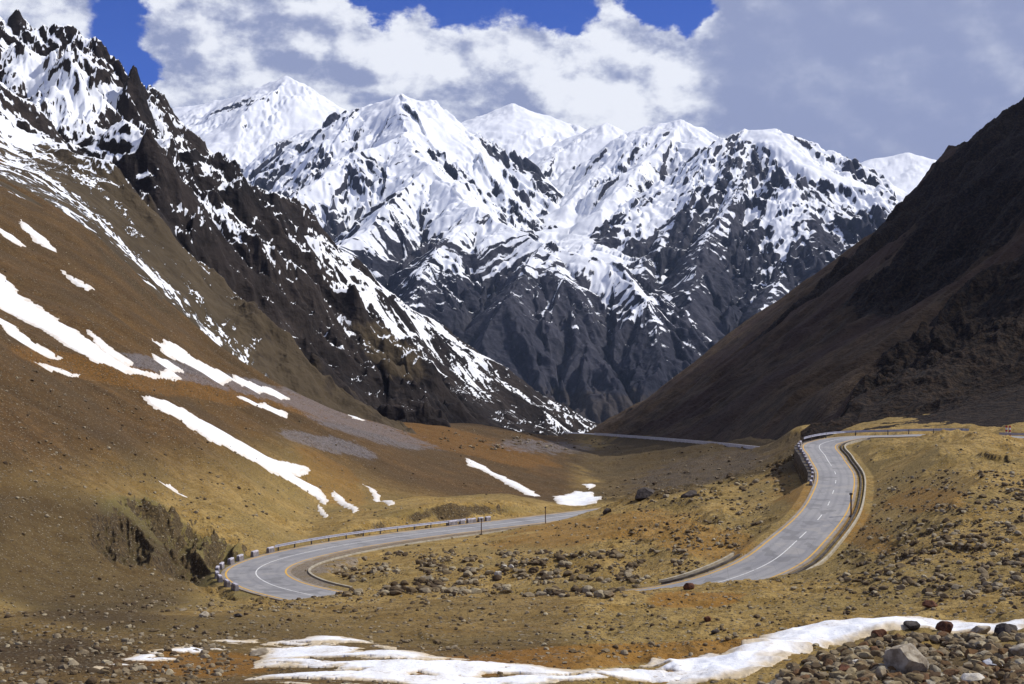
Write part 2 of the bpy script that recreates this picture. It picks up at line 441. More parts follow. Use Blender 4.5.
# the bank behind the far leg of the left bend and the hollow before it
road_d, road_z, road_s = road_dist(G.X, G.Y, ROAD, 40)
hw = 5.1
KR = KW[np.clip(road_s.astype(int), 0, len(KW) - 1)]
road_d = road_d - np.sign(road_d) * np.minimum(np.abs(road_d), 5.0) * 0 + np.sign(road_d) * 4.6 * (1 - KR) * sstep(0.2, 4.0, np.abs(road_d))
ad = np.abs(road_d)
def station(px0, py0, R=None, off=0.0):
    R = ROAD if R is None else R
    nn_ = normals2(R)[1] * kfor(R)[:, None]
    X_ = R[:, 0] + nn_[:, 0] * off; Y_ = R[:, 1] + nn_[:, 1] * off
    qx = CX + F * X_ / Y_; qy = CY - F * R[:, 2] / Y_
    return int(np.argmin((qx - px0) ** 2 + (2 * (qy - py0)) ** 2))
LB0 = station(310, 595)
bank = sstep(7.2, 10.2, road_d + 1.2 * fbm(G.X, G.Y, 9, 3, 88)) * (road_d < 45) * sstep(300, 355, px) * sstep(575, 490, px) * (road_s > station(280, 562))
Z += 2.3 * bank * sstep(45, 25, road_d)
wid = np.where((road_d < 0) & (road_s > LB0), 3.3, 0.0)
lo = road_z - 0.12 - 0.62 * np.clip(ad - hw - 0.6 - wid, 0, 60); hi = road_z - 0.12 + 0.60 * np.clip(ad - hw - 1.6 - wid, 0, 60) + 2.0 * bank
inb = ad < 45
SW0, SW1 = station(835, 441), station(830, 482)
wl_ = (road_s > SW0) & (road_s < SW1) & (road_d < -5.55)
lo = np.where(wl_, road_z - 3.2 - 0.62 * np.clip(ad - 6.2, 0, 60), lo); hi = np.where(wl_, road_z - 3.0 - 0.3 * np.clip(ad - 6.2, 0, 8), hi)
w = sstep(45, 20, ad)
Zc = np.minimum(np.maximum(Z, lo), hi)
Z = np.where(inb, Z * (1 - w) + Zc * w, Z)
far_d, far_z, far_s = road_dist(G.X, G.Y, FAR, 60)
af = np.abs(far_d)
lo = far_z - 0.15 - 0.65 * np.clip(af - 5.0, 0, 90); hi = far_z - 0.15 + 0.9 * np.clip(af - 5.5, 0, 90)
w = sstep(60, 25, af)
Z = np.where(af < 60, Z * (1 - w) + np.minimum(np.maximum(Z, lo), hi) * w, Z)
Z += mound(803, 452, 440, 11, 13, 3.6) * sstep(-3, -12, -np.abs(far_d) * 0 - 12) 
G.Z = Z
G.roadmask = np.minimum(ad, af)

# ------------------------------------------------------------------ left crags
Lm = Fan(np.concatenate([np.linspace(-420, -10, 130, endpoint=False), np.arange(-10, 620, 0.8)]), np.exp(np.concatenate([np.arange(math.log(330), math.log(2000), 0.0016), np.arange(math.log(2000), math.log(4200), 0.003)])))
lc = [(-400, 10, 420), (-200, 70, 470), (0, 150, 560), (60, 184, 480), (150, 296, 430), (200, 346, 430), (250, 388, 430), (320, 415, 480), (440, 440, 750), (540, 446, 1000), (580, 448, 1400),
      (-400, 60, 340), (0, 260, 340), (200, 470, 330), (400, 520, 340), (620, 540, 340), (620, 470, 700), (620, 460, 1300), (620, 450, 2500), (620, 450, 4000),
      (0, 92, 850), (100, 155, 800), (200, 245, 800), (300, 315, 830), (400, 376, 1150), (-200, -40, 850), (-400, -150, 850),
      (-400, -260, 1300), (-200, -60, 1300), (0, 38, 1300), (60, 68, 1300), (137, 104, 1250), (190, 156, 1250), (240, 196, 1300), (290, 222, 1350), (340, 268, 1450), (400, 306, 1650), (440, 350, 1850), (500, 390, 2200), (580, 434, 2700),
      (-400, -150, 1700), (0, 110, 1700), (137, 190, 1600), (240, 290, 1700), (340, 340, 1900), (440, 400, 2500), (520, 440, 3000), (580, 455, 3800), (0, 250, 2500), (240, 360, 2500), (0, 300, 4000), (300, 400, 4000)]
Z = tps_grid(lc, Lm.a, Lm.d) * Lm.D
lp = Lm.px(); ly = Lm.py(Z)
zx, zy = Lm.grad(Z)
wx = fbm(Lm.X, Lm.Y, 260, 3, 201) * 60; wy = fbm(Lm.X, Lm.Y, 260, 3, 207) * 60
g1, u1 = gullies(Lm.X + wx, Lm.Y + wy, zx, zy, 210, 25, 6, 91, gain=0.49)
crag = ridged(Lm.X + wx * .5, Lm.Y + wy * .5, 150, 6, 93, 0.5)
cragw = sstep(0.1, 0.7, blob(lp, ly, 210, 220, 210, 75, 45) + 0.9 * blob(lp, ly, 20, 60, 60, 45, 30) + 0.8 * blob(lp, ly, 380, 390, 90, 40, 25) + .8 * blob(lp, ly, 340, 400, 90, 30, 25))
near_edge = sstep(380, 700, Lm.D)
Z = Z + g1 * (0.6 + 0.5 * cragw) * near_edge + (crag - 0.42) * 30 * (0.5 + cragw) * near_edge
blk = sstep(0.42, 0.60, ridged(Lm.X + wx * .4, Lm.Y * .8 + wy * .4, 66, 5, 97, 0.5)) * cragw * near_edge
Z += (3 + 5 * sstep(20, 160, ly - np.interp(lp, [-400, 0, 60, 137, 190, 240, 290, 340, 400, 500, 620], [-260, 22, 55, 95, 150, 190, 215, 262, 300, 385, 440]))) * blk + 3.6 * (ridged(Lm.X, Lm.Y, 28, 5, 95, 0.55) - .4) * (0.3 + cragw)
Lm.Z = Z
zx, zy = Lm.grad(Z); sl = np.sqrt(zx * zx + zy * zy)
ly = Lm.py()
alt = sstep(60, -300, ly - 0) # dummy, replaced below
zz = Z
sn = 0.50 + 0.10 * sstep(20, 260, zz) - 0.30 * sstep(0, -70, zz) - 0.55 * (sl - 0.8) - 0.35 * u1
g5, u5 = gullies(Lm.X + wx, Lm.Y + wy, zx, zy, 150, 1, 2, 99, k=2.2)
sn = sn - .75 * u5 - .28 * blk + .30 + .35 * (ridged(Lm.X, Lm.Y, 45, 4, 103) - .4)
sn += 0.50 * blob(lp, ly, 90, 100, 100, 36, 35) + 0.25 * blob(lp, ly, 60, 75, 40, 25, 35) - 0.15 * blob(lp, ly, 270, 330, 90, 30, 40) - 0.55 * blob(lp, ly, 350, 400, 120, 26, 25) - .15 * blob(lp, ly, 120, 225, 110, 20, 45)
sn -= 0.6 * blob(lp, ly, 470, 420, 110, 30, 25)
sn += 0.22 * blob(lp, ly, 330, 270, 70, 30, 45)
sn -= 0.5 * sstep(700, 450, Lm.D)
Lm.attrs['snow'] = np.clip(sn, -.5, 1.5)
Lm.attrs['talus'] = np.clip(sstep(650, 500, Lm.D) * 1.2 * (1 - cragw * .5) + blob(lp, ly, 110, 240, 110, 22, 42) + .8 * blob(lp, ly, 390, 350, 60, 25, 40), 0, 1)

# ------------------------------------------------------------------ right slope
Rm = Fan(np.concatenate([np.arange(575, 1045, 0.8), np.linspace(1046, 1500, 140)]), np.exp(np.concatenate([np.arange(math.log(250), math.log(1750), 0.0019), np.arange(math.log(1750), math.log(2600), 0.005)])))
rc = [(590, 442, 1300), (640, 440, 900), (700, 438, 700), (800, 434, 440), (860, 430, 350), (900, 428, 335), (960, 426, 318), (1024, 418, 312), (1200, 400, 300), (1450, 350, 300),
      (575, 540, 300), (800, 490, 280), (1000, 445, 270), (1450, 405, 240), (575, 480, 600), (575, 460, 1000), (575, 446, 1700), (700, 515, 330), (620, 520, 430), (640, 468, 620), (760, 502, 330), (700, 452, 560),
      (700, 398, 1000), (800, 372, 700), (900, 330, 650), (1024, 265, 600), (1200, 120, 600), (1450, -50, 600), (900, 385, 450), (1024, 345, 430), (1200, 280, 420), (740, 410, 700),
      (640, 415, 1300), (700, 380, 1300), (800, 325, 1100), (900, 258, 1050), (1024, 165, 1050), (1300, -60, 1050),
      (592, 434, 1700), (640, 406, 1650), (700, 363, 1600), (750, 326, 1600), (830, 271, 1550), (870, 241, 1550), (905, 213, 1500), (940, 162, 1500), (985, 141, 1450), (1024, 109, 1400), (1200, -10, 1400), (1450, -150, 1400),
      (592, 450, 2300), (700, 400, 2100), (830, 330, 2000), (940, 240, 2000), (1024, 200, 2000), (1450, -20, 2000)]
Z = tps_grid(rc, Rm.a, Rm.d, 0.01) * Rm.D
zx, zy = Rm.grad(Z)
rp = Rm.px(); ry = Rm.py(Z)
wx = fbm(Rm.X, Rm.Y, 200, 3, 301) * 50; wy = fbm(Rm.X, Rm.Y, 200, 3, 307) * 50
g3, u3 = gullies(Rm.X + wx, Rm.Y + wy, zx, zy, 150, 13, 5, 191, gain=0.5)
rk = sstep(-0.1, 0.25, fbm(Rm.X * .6 + Rm.Y * .4, Rm.Y, 260, 4, 311) + sstep(0.0, 1.0, (rp - 780 - (430 - ry) * 0.2) / 160.0) * 0.62 - .20)  # near-black rock thickens to the right, partly painting cloud shade into the colour
rcr = ridged(Rm.X + wx, Rm.Y + wy, 60, 6, 313, 0.6)
ne = sstep(300, 480, Rm.D)
Z = Z + g3 * (.6 + .6 * rk) * ne + (rcr - .4) * 11 * (.12 + rk) * ne + 2.5 * fbm(Rm.X, Rm.Y, 20, 4, 317) * (.3 + rk) * ne
rf_d, rf_z, _ = road_dist(Rm.X, Rm.Y, FAR, 60)
cap = rf_z - 2.5 + np.where(rf_d > 0, -0.6, 1.0) * np.clip(np.abs(rf_d) - 6.5, -3, 90)
Z = Z + (np.minimum(Z, cap) - Z) * sstep(860, 770, rp) * sstep(60, 42, np.abs(rf_d))
Z = np.where((Rm.D < 470) & (rp < 800), Z - 12 * sstep(470, 440, Rm.D), Z)
Rm.Z = Z
Rm.attrs['rocky'] = rk; Rm.attrs['gully'] = np.clip(u3, -1, 1)

# ------------------------------------------------------------------ snow mountains: ridge skeletons
def skeleton(fan, ridges, **k):
    return _skel(fan.X, fan.Y, ridges, **k)
@par
def _skel(FX, FY, ridges, sharp=12.0, warp=(420, 60), wseed=401):
    """height = smooth maximum over ridge lines of (crest height - slope * distance)"""
    wx = fbm(FX, FY, warp[0], 4, wseed) * warp[1]; wy = fbm(FX, FY, warp[0], 4, wseed + 9) * warp[1]
    X = (FX + wx).astype(f32); Y = (FY + wy).astype(f32)
    X = X + fbm(FX, FY, 110, 3, wseed + 21) * 22; Y = Y + fbm(FX, FY, 110, 3, wseed + 27) * 22
    best = np.full(X.shape, -4000, f32); near = np.full(X.shape, 1e5, f32); arc = np.zeros(X.shape, f32); aoff = 0.0
    for pts, s in ridges:
        P = np.array([P3(*p) for p in pts])
        for i in range(len(P) - 1):
            a, b = P[i], P[i + 1]; ab = b[:2] - a[:2]; L2 = (ab ** 2).sum()
            t = np.clip(((X - a[0]) * ab[0] + (Y - a[1]) * ab[1]) / L2, 0, 1).astype(f32)
            dx = X - (a[0] + ab[0] * t); dy = Y - (a[1] + ab[1] * t)
            dd = np.sqrt(dx * dx + dy * dy)
            h = a[2] + (b[2] - a[2]) * t - s * (np.sqrt(dd * dd + 18 * 18) - 18) * ((1 + dd / 500.0) if s < 0.35 else 1.0)
            # smooth max
            k = f32(sharp)
            sd_ = (dx * ab[1] - dy * ab[0]) / (math.sqrt(L2) + 1e-6)
            al_ = (dx * ab[0] + dy * ab[1]) / (math.sqrt(L2) + 1e-6)
            ac = aoff + t * math.sqrt(L2) + 260 * np.arctan2(al_, np.abs(sd_) + 1) + np.where(sd_ > 0, 5000, 0); aoff += 37.0 + math.sqrt(L2)
            arc = np.where(h > best, ac, arc)
            near = np.where(h > best, dd, near)
            m = np.maximum(best, h); best = m + k * np.exp(-np.abs(best - h) / k) * 0.5
    return best, near, arc.astype(f32)

def finish_mountain(fan, Z, seed, wl, amp, cr_wl, cr_amp, gain=0.55):
    zx, zy = fan.grad(Z)
    g, u = gullies(fan.X, fan.Y, zx, zy, wl, amp, 5, seed, gain=gain)
    cr = ridged(fan.X, fan.Y, cr_wl, 6, seed + 3, 0.58)
    Z = Z + g + (cr - 0.45) * cr_amp
    zx, zy = fan.grad(Z)
    return Z, u, zx, zy

def add_mountain(name, lab, pxr, dr, ridges, seed, wl=520, amp=50, crw=150, cra=14, dstep=0.0009, pstep=0.95, det=1.0, snowf=None, mat=None, floor=-330, smoothf=None):
    fan = Fan(np.arange(pxr[0], pxr[1], pstep), np.exp(np.arange(math.log(dr[0]), math.log(dr[1]), dstep)))
    Zb, near, arc = skeleton(fan, ridges, wseed=seed + 400)
    if smoothf is not None:
        sm = smoothf(fan.px(), fan.py(Zb))
    else: sm = 0
    zx, zy = fan.grad(Zb)
    wx = fbm(fan.X, fan.Y, 700, 4, seed + 50) * 120; wy = fbm(fan.X, fan.Y, 700, 4, seed + 60) * 120
    g, u = gullies(fan.X + wx, fan.Y + wy, zx, zy, wl, amp, 4, seed, gain=0.45)
    g2, u2 = gullies(fan.X + wx * .6, fan.Y + wy * .6, zx, zy, 420, 11, 2, seed + 70, k=2.6, gain=0.4)
    cr = ridged(fan.X, fan.Y, crw, 4, seed + 3, 0.42)
    nr_ = 0.22 + 0.78 * sstep(0, 260, near)
    Z = Zb + det * (g * nr_ + g2 * (0.3 + 0.7 * nr_) + (cr - 0.45) * cra * .9 * nr_) * (1 - 0.9 * sm)
    q1 = arc + 30 * fbm(fan.X, fan.Y, 160, 3, seed + 81)
    rib = ridged(q1, near * 0.10, 185, 3, seed + 83, 0.42) - 0.42
    fine = ridged(q1 * 1.0, near * 0.075, 66, 5, seed + 87, 0.7) - 0.42
    dcl = ridged(fan.X + wx, fan.Y + wy, 90, 5, seed + 91, .6) - .42
    geo = ridged(fan.X + wx, fan.Y + wy, 95, 4, seed + 95, .40) - .42
    Z = Z + det * (rib * 52 + geo * 4.5) * sstep(20, 160, near) * (1 - .9 * sm)
    u = 0.25 * u + 0.25 * u2 + 1.0 * rib * .6 + 3.0 * fine + .35 * dcl
    fan.Z = Z
    zx, zy = fan.grad(Z)
    fan.attrs['snow'] = np.clip(snowf(fan, u, np.sqrt(zx * zx + zy * zy), zx, zy) + sm * 0.9, -0.5, 1.6)
    fan.attrs['talus'] = np.clip(sstep(-40, -220, Z) * .8 + 0.0 * Z, 0, 1)
    o = fan.build(name, mat, keep=Z > floor)
    tag(o, lab, kind='structure')
    return fan, o
# ------------------------------------------------------------------ ground material
yG = G.py(); PXG = G.px()
def zone(*bl, thr=(0.25, 0.7), wl=30, na=0.35, sx=1.0):
    s = 0
    for b in bl: s = s + blob(PXG, yG, *b)
    return sstep(thr[0], thr[1], s + na * fbm(G.X * sx, G.Y, wl * 1.0, 4, 501 + int(wl)))
zx, zy = G.grad(G.Z); slopeG = np.sqrt(zx * zx + zy * zy)
hill = sstep(600, 480, yG + 0.14 * PXG) * (PXG < 600)
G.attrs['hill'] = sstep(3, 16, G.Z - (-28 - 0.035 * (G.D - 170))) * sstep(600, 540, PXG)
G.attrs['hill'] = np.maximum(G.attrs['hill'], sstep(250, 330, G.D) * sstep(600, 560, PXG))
G.attrs['orange'] = np.clip(zone((350, 415, 150, 10, 14), (450, 440, 120, 14, 14), (120, 375, 160, 16, 12), (330, 480, 60, 25, 35), wl=24) * 0.55
                    + zone((560, 658, 240, 14, -4), (185, 662, 90, 14, 0), (700, 665, 60, 8, -20), (700, 600, 60, 10, 0), wl=5) + 0.6 * zone((715, 545, 60, 20, 0), (590, 530, 120, 18, -8), (840, 520, 90, 22, 30), (930, 500, 60, 16, 0), wl=9), 0, 1)
G.attrs['scree'] = np.clip(((road_d < -4.6) & (road_d > -6.9) & (road_s > station(290, 588))).astype(float) * .9 + zone((255, 388, 110, 9, 15), (375, 433, 70, 10, 15), (150, 365, 80, 7, 14), (330, 445, 60, 8, 14), wl=14) + .8 * zone((545, 447, 70, 8, 4), (700, 470, 90, 18, -12), (330, 566, 40, 9, -14), wl=11), 0, 1)
G.attrs['green'] = np.clip(oc * .8 + zone((450, 512, 120, 7, -2), (150, 520, 70, 25, 30), wl=13) * .5, 0, 1)
G.attrs['dark'] = np.clip(zone((30, 545, 200, 75, 20), wl=40) * 1.0 + zone((910, 668, 130, 24, -8), (60, 655, 110, 22, 6), wl=6) * .8 + zone((700, 440, 130, 22, 10), (690, 470, 130, 22, -12), (620, 460, 60, 14, 0), wl=18) * .95, 0, 1)  # first zone paints cloud shade on the lower left hillside; others darker soil
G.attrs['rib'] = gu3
G.attrs['slope'] = np.clip(slopeG, 0, 3)
G.attrs['outcrop'] = oc

def ground_mat():
    m, n, b = new_mat('stony ground')
    p = n.pos()
    a1 = n.noise(p, 0.05, 6, 0.6); a2 = n.noise(p, 0.45, 6, 0.62); a3 = n.noise(p, 2.6, 5, 0.65)
    ps = n.scale(p, 1.0, 0.5, 1.0)
    v1 = n.voro(p, 1.5, out='Color'); v1d = n.voro(p, 1.5)
    v2 = n.voro(p, 4.2, out='Color'); v2d = n.voro(p, 4.2)
    sep = n.node('ShaderNodeSeparateColor'); n.put(sep.inputs[0], v2)
    sep1 = n.node('ShaderNodeSeparateColor'); n.put(sep1.inputs[0], v1)
    base = n.mix(n.ss(a2, 0.35, 0.65), (0.262, 0.166, 0.045), (0.40, 0.278, 0.100))
    base = n.mix(n.ss(a1, 0.4, 0.62, 0, 0.75), base, (0.235, 0.170, 0.060))
    base = n.mix(n.ss(a3, 0.30, 0.55, 0.7, 0), base, (0.060, 0.038, 0.014))
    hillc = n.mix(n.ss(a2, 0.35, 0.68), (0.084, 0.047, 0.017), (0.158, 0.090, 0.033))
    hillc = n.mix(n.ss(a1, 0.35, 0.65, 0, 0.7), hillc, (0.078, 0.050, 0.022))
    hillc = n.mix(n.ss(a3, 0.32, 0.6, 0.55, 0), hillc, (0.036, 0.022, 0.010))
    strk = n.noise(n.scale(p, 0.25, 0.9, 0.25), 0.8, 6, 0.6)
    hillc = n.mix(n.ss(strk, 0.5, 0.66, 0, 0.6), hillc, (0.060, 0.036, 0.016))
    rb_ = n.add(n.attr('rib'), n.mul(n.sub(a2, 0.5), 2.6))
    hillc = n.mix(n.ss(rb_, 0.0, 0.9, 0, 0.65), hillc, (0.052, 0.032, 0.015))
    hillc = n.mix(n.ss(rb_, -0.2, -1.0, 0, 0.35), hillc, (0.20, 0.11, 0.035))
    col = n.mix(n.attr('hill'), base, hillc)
    jit = n.mul(n.sub(a3, 0.5), 0.9)
    col = n.mix(n.ss(n.add(n.attr('orange'), jit), 0.35, 0.75, 0, 0.6), col, (0.26, 0.115, 0.016))
    col = n.mix(n.ss(n.add(n.attr('green'), jit), 0.3, 0.8, 0, 0.75), col, (0.135, 0.115, 0.040))
    col = n.mix(n.ss(n.add(n.attr('scree'), n.add(n.mul(n.sub(a3, 0.5), 1.4), n.mul(n.sub(a2, 0.5), 2.2))), 0.48, 0.9, 0, 0.58), col, n.mix(sep.outputs[0], (0.075, 0.07, 0.08), (0.25, 0.24, 0.26)))
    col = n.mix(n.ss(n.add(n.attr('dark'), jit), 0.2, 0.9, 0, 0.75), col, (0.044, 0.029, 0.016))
    # steep broken faces show bare dark rock
    rockc = n.mix(n.ss(a3, 0.35, 0.65), (0.028, 0.020, 0.014), (0.11, 0.075, 0.035))
    col = n.mix(n.ss(n.add(n.add(n.attr('slope'), n.mul(n.attr('outcrop'), 0.25)), n.mul(n.sub(a2, 0.5), 1.1)), 0.85, 1.2, 0, 0.9), col, rockc)
    # embedded stones
    st = n.mul(n.ss(v2d, 0.30, 0.42, 1, 0), n.ss(sep.outputs[1], 0.62, 0.70))
    col = n.mix(n.mul(st, 0.75), col, n.mix(sep.outputs[2], (0.09, 0.065, 0.035), (0.38, 0.33, 0.24)))
    st1 = n.mul(n.ss(v1d, 0.22, 0.32, 1, 0), n.ss(sep1.outputs[1], 0.80, 0.86))
    col = n.mix(n.mul(st1, 0.7), col, n.mix(sep1.outputs[2], (0.05, 0.035, 0.022), (0.36, 0.31, 0.23)))
    n.put(b.inputs['Base Color'], col)
    h = n.add(n.add(n.mul(a3, 0.5), n.mul(n.noise(p, 9.0, 4, 0.7), 0.25)), n.add(n.mul(st, 0.35), n.mul(st1, 0.6)))
    n.put(b.inputs['Normal'], n.bump(h, 1.0, 0.35))
    b.inputs['Roughness'].default_value = 0.95
    return m
GM = ground_mat()
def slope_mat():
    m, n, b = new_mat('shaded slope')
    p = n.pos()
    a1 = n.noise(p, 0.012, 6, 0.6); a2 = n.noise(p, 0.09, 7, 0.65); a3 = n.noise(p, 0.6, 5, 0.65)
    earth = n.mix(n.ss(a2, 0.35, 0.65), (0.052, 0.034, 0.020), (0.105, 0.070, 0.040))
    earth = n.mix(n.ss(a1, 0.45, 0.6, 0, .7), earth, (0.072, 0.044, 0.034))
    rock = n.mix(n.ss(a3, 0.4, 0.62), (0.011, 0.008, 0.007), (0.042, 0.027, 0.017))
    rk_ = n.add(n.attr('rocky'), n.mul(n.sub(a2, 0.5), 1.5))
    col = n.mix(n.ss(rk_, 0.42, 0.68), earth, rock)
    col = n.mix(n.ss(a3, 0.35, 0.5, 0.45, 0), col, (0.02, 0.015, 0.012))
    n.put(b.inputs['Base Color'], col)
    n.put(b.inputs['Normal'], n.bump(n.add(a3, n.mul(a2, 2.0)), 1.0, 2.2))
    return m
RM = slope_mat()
CM = mountain_mat('crag and snow', (0.012, 0.010, 0.011), (0.036, 0.028, 0.025), (0.080, 0.060, 0.036), 0.012, 0.10, bumpd=4.0, jit=0.85)
BM = mountain_mat('mountain rock and snow', (0.020, 0.021, 0.032), (0.050, 0.049, 0.062), (0.050, 0.042, 0.040), 0.0035, 0.14, bumpd=14.0)
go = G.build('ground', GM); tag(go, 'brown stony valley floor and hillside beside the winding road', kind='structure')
yk = Lm.py()
lo_ = Lm.build('crag_ridge', CM, keep=Lm.Z > np.where(Lm.D < 1880, G.sample(G.Z, Lm.X, Lm.Y), -1e9) - 3); tag(lo_, 'jagged dark crag ridge streaked with snow above the brown hillside', kind='structure')
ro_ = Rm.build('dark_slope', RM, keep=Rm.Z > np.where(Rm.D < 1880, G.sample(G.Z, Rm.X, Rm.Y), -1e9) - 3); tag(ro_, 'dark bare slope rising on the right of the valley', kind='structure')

def sn_gen(z0, z1, b0=0.5, ks=0.7, ku=0.3, blobs=(), kasp=0.0):
    def f(fan, u, sl, zx, zy):
        z = fan.Z
        s = b0 - 0.55 + 0.9 * sstep(z0, z1, z) - .6 * ks * (sl - 0.8) - ku * u
        s = s + kasp * np.clip(-zx, -1, 1)         # faces turned to the sun side
        px_, py_ = fan.px(), fan.py()
        for cx, cy, rx_, ry_, ang, am in blobs: s = s + am * blob(px_, py_, cx, cy, rx_, ry_, ang)
        return s
    return f
def sm_gen(*bl):
    def f(px_, py_):
        s = 0
        for b_ in bl: s = s + blob(px_, py_, *b_)
        return sstep(0.2, 0.9, s)
    return f
MAIN = [([(405, 98, 6600), (398, 134, 6150), (430, 168, 5700), (480, 210, 5200), (548, 246, 4850), (560, 280, 4600), (585, 345, 4300), (610, 430, 4000)], 0.78),
        ([(300, 135, 6900), (352, 117, 6700), (375, 105, 6650), (405, 97, 6600), (430, 103, 6650), (455, 128, 6800), (480, 150, 6900)], 0.75),
        ([(398, 134, 6150), (350, 154, 5900), (300, 194, 5600), (262, 237, 5200), (230, 300, 4700)], 0.8),
        ([(430, 168, 5700), (385, 207, 5300), (345, 252, 4900), (320, 320, 4400)], 0.8),
        ([(480, 210, 5200), (435, 264, 4750), (400, 322, 4350)], 0.8),
        ([(548, 246, 4850), (505, 302, 4450), (480, 367, 4100)], 0.8),
        ([(548, 246, 4850), (612, 264, 4750), (645, 302, 4500), (668, 352, 4250)], 0.85)]
add_mountain('snowy_mountain', 'snowy mountain in the centre with a dark ribbed face above the valley', (150, 800), (3700, 7600), MAIN, 11, mat=BM,
             snowf=sn_gen(-150, 600, 0.50, 0.7, 0.46, [(625, 290, 62, 30, 48, .45), (470, 290, 45, 25, -40, .05), (560, 380, 100, 50, 0, -.45), (520, 290, 28, 40, 30, -.3), (400, 340, 60, 40, 0, -.2), (440, 190, 70, 30, 40, .3)]),
             smoothf=sm_gen((448, 138, 46, 22, 45), (380, 110, 24, 10, -20)))
add_mountain('white_peak', 'tall white peak standing behind the left crags', (120, 460), (5600, 9200),
             [([(150, 112, 8400), (178, 108, 8400), (215, 101, 8300), (250, 93, 8200), (275, 83, 8100), (290, 77, 8000), (308, 93, 8050), (330, 109, 8100), (352, 123, 8100), (400, 150, 8200)], 0.62),
              ([(290, 78, 8000), (283, 120, 7600), (300, 165, 7000), (310, 210, 6500)], 0.6), ([(250, 93, 8200), (222, 140, 7400), (240, 185, 6700)], 0.62)], 22, mat=BM, dstep=0.0018, det=.45,
             snowf=sn_gen(0, 600, 1.0, 0.8, 0.25, [(238, 106, 55, 9, -16, -.95), (330, 150, 30, 20, 40, -.2), (270, 178, 40, 12, 0, -.45)]), smoothf=sm_gen((306, 128, 36, 34, 30), (215, 140, 30, 14, 0)))
add_mountain('rounded_peak', 'hazy rounded snow peak farthest back in the middle', (420, 660), (7000, 9600),
             [([(430, 150, 8900), (457, 130, 8800), (480, 117, 8800), (513, 104, 8700), (550, 116, 8700), (575, 137, 8800), (610, 160, 8900)], 0.5), ([(513, 105, 8700), (545, 150, 8000), (500, 205, 7200)], 0.55)],
             33, mat=BM, dstep=0.002, det=.4, snowf=sn_gen(0, 600, .9, .7, .15, [(520, 165, 50, 25, 0, -.55)]), smoothf=sm_gen((520, 122, 50, 18, 0)))
add_mountain('snow_dome', 'smooth snow dome between the middle peaks above the snowfield', (470, 740), (5000, 8200),
             [([(575, 142, 7600), (590, 129, 7500), (603, 124, 7450), (620, 134, 7500), (650, 155, 7500)], 0.55), ([(590, 129, 7500), (545, 166, 7000), (505, 208, 6500)], 0.7)],
             44, mat=BM, dstep=0.0018, det=.6, snowf=sn_gen(0, 600, .8, .8, .3, [(540, 170, 60, 22, -40, -.5), (530, 200, 40, 16, -40, -.25)]), smoothf=sm_gen((600, 150, 34, 20, -30)))
add_mountain('snow_ridge', 'white ridge over the bright snowfield in the middle', (480, 800), (3700, 7400),
             [([(610, 160, 6950), (628, 143, 6900), (646, 129, 6800), (662, 125, 6750), (680, 121, 6700), (700, 129, 6750), (718, 146, 6850), (740, 170, 6900)], 0.65), ([(680, 122, 6700), (640, 168, 6200), (600, 208, 5800)], 0.75),
              ([(500, 196, 6700), (545, 218, 6100), (590, 242, 5500), (640, 290, 4900), (672, 352, 4450)], 0.30), ([(646, 130, 6800), (600, 170, 6400), (565, 205, 6100)], 0.75)],
             55, mat=BM, dstep=0.0012, det=.75, snowf=sn_gen(-150, 500, .66, .8, .36, [(590, 225, 70, 22, 20, .6), (650, 190, 60, 25, -40, -.25), (660, 300, 25, 50, 0, .15)]), smoothf=sm_gen((705, 150, 30, 18, 30), (585, 225, 55, 16, 20)))
add_mountain('ribbed_mountain', 'broad dark ribbed mountain with a smooth white crest on the right', (560, 1010), (3700, 7000),
             [([(700, 165, 6400), (718, 147, 6300), (735, 136, 6200), (752, 131, 6150), (775, 130, 6100), (800, 151, 6200), (835, 172, 6200), (870, 187, 6150), (900, 202, 6100), (940, 230, 6000), (1000, 270, 5800)], 0.62),
              ([(735, 137, 6200), (690, 200, 5700), (645, 258, 5250), (640, 300, 4900)], 0.8), ([(752, 132, 6150), (735, 192, 5600), (690, 268, 5000), (676, 330, 4550)], 0.8),
              ([(800, 152, 6200), (812, 195, 5700), (792, 262, 5100), (745, 337, 4500), (700, 405, 4050)], 0.78), ([(870, 188, 6150), (858, 242, 5600), (825, 305, 5000), (790, 380, 4500)], 0.8), ([(940, 231, 6000), (900, 300, 5200), (860, 360, 4700)], .8)],
             66, mat=BM, snowf=sn_gen(-250, 600, .37, .75, .5, [(820, 165, 60, 14, 30, .7), (690, 240, 90, 50, -50, -.22), (610, 175, 50, 22, -35, .3), (845, 240, 40, 40, 0, -.15), (740, 350, 80, 40, 0, -.5), (640, 190, 40, 25, -40, .2), (800, 270, 40, 60, 20, .1)]),
             smoothf=sm_gen((800, 158, 34, 9, 32), (850, 182, 30, 6, 25), (765, 137, 20, 6, 0)))
add_mountain('distant_snow_peak', 'faint blue snow peak low behind the right slope', (790, 1060), (8200, 10500),
             [([(800, 190, 9600), (840, 171, 9500), (880, 159, 9400), (905, 154, 9400), (940, 162, 9500), (990, 185, 9500), (1040, 200, 9500)], 0.4), ([(905, 155, 9400), (880, 185, 8800)], .45)],
             77, mat=BM, dstep=0.003, det=.3, snowf=sn_gen(0, 500, .95, .7, .15))
print('terrain', round(time.time() - T0, 1))
# low plain under everything, reaching far past the mountains
q = np.array([[-14000, -2500, -900], [14000, -2500, -900], [14000, 11500, -900], [-14000, 11500, -900]])
far_plain = mesh_obj('terrain', q, np.array([[0, 1, 2, 3]]), GM); tag(far_plain, 'bare ground reaching under the mountains', kind='structure')
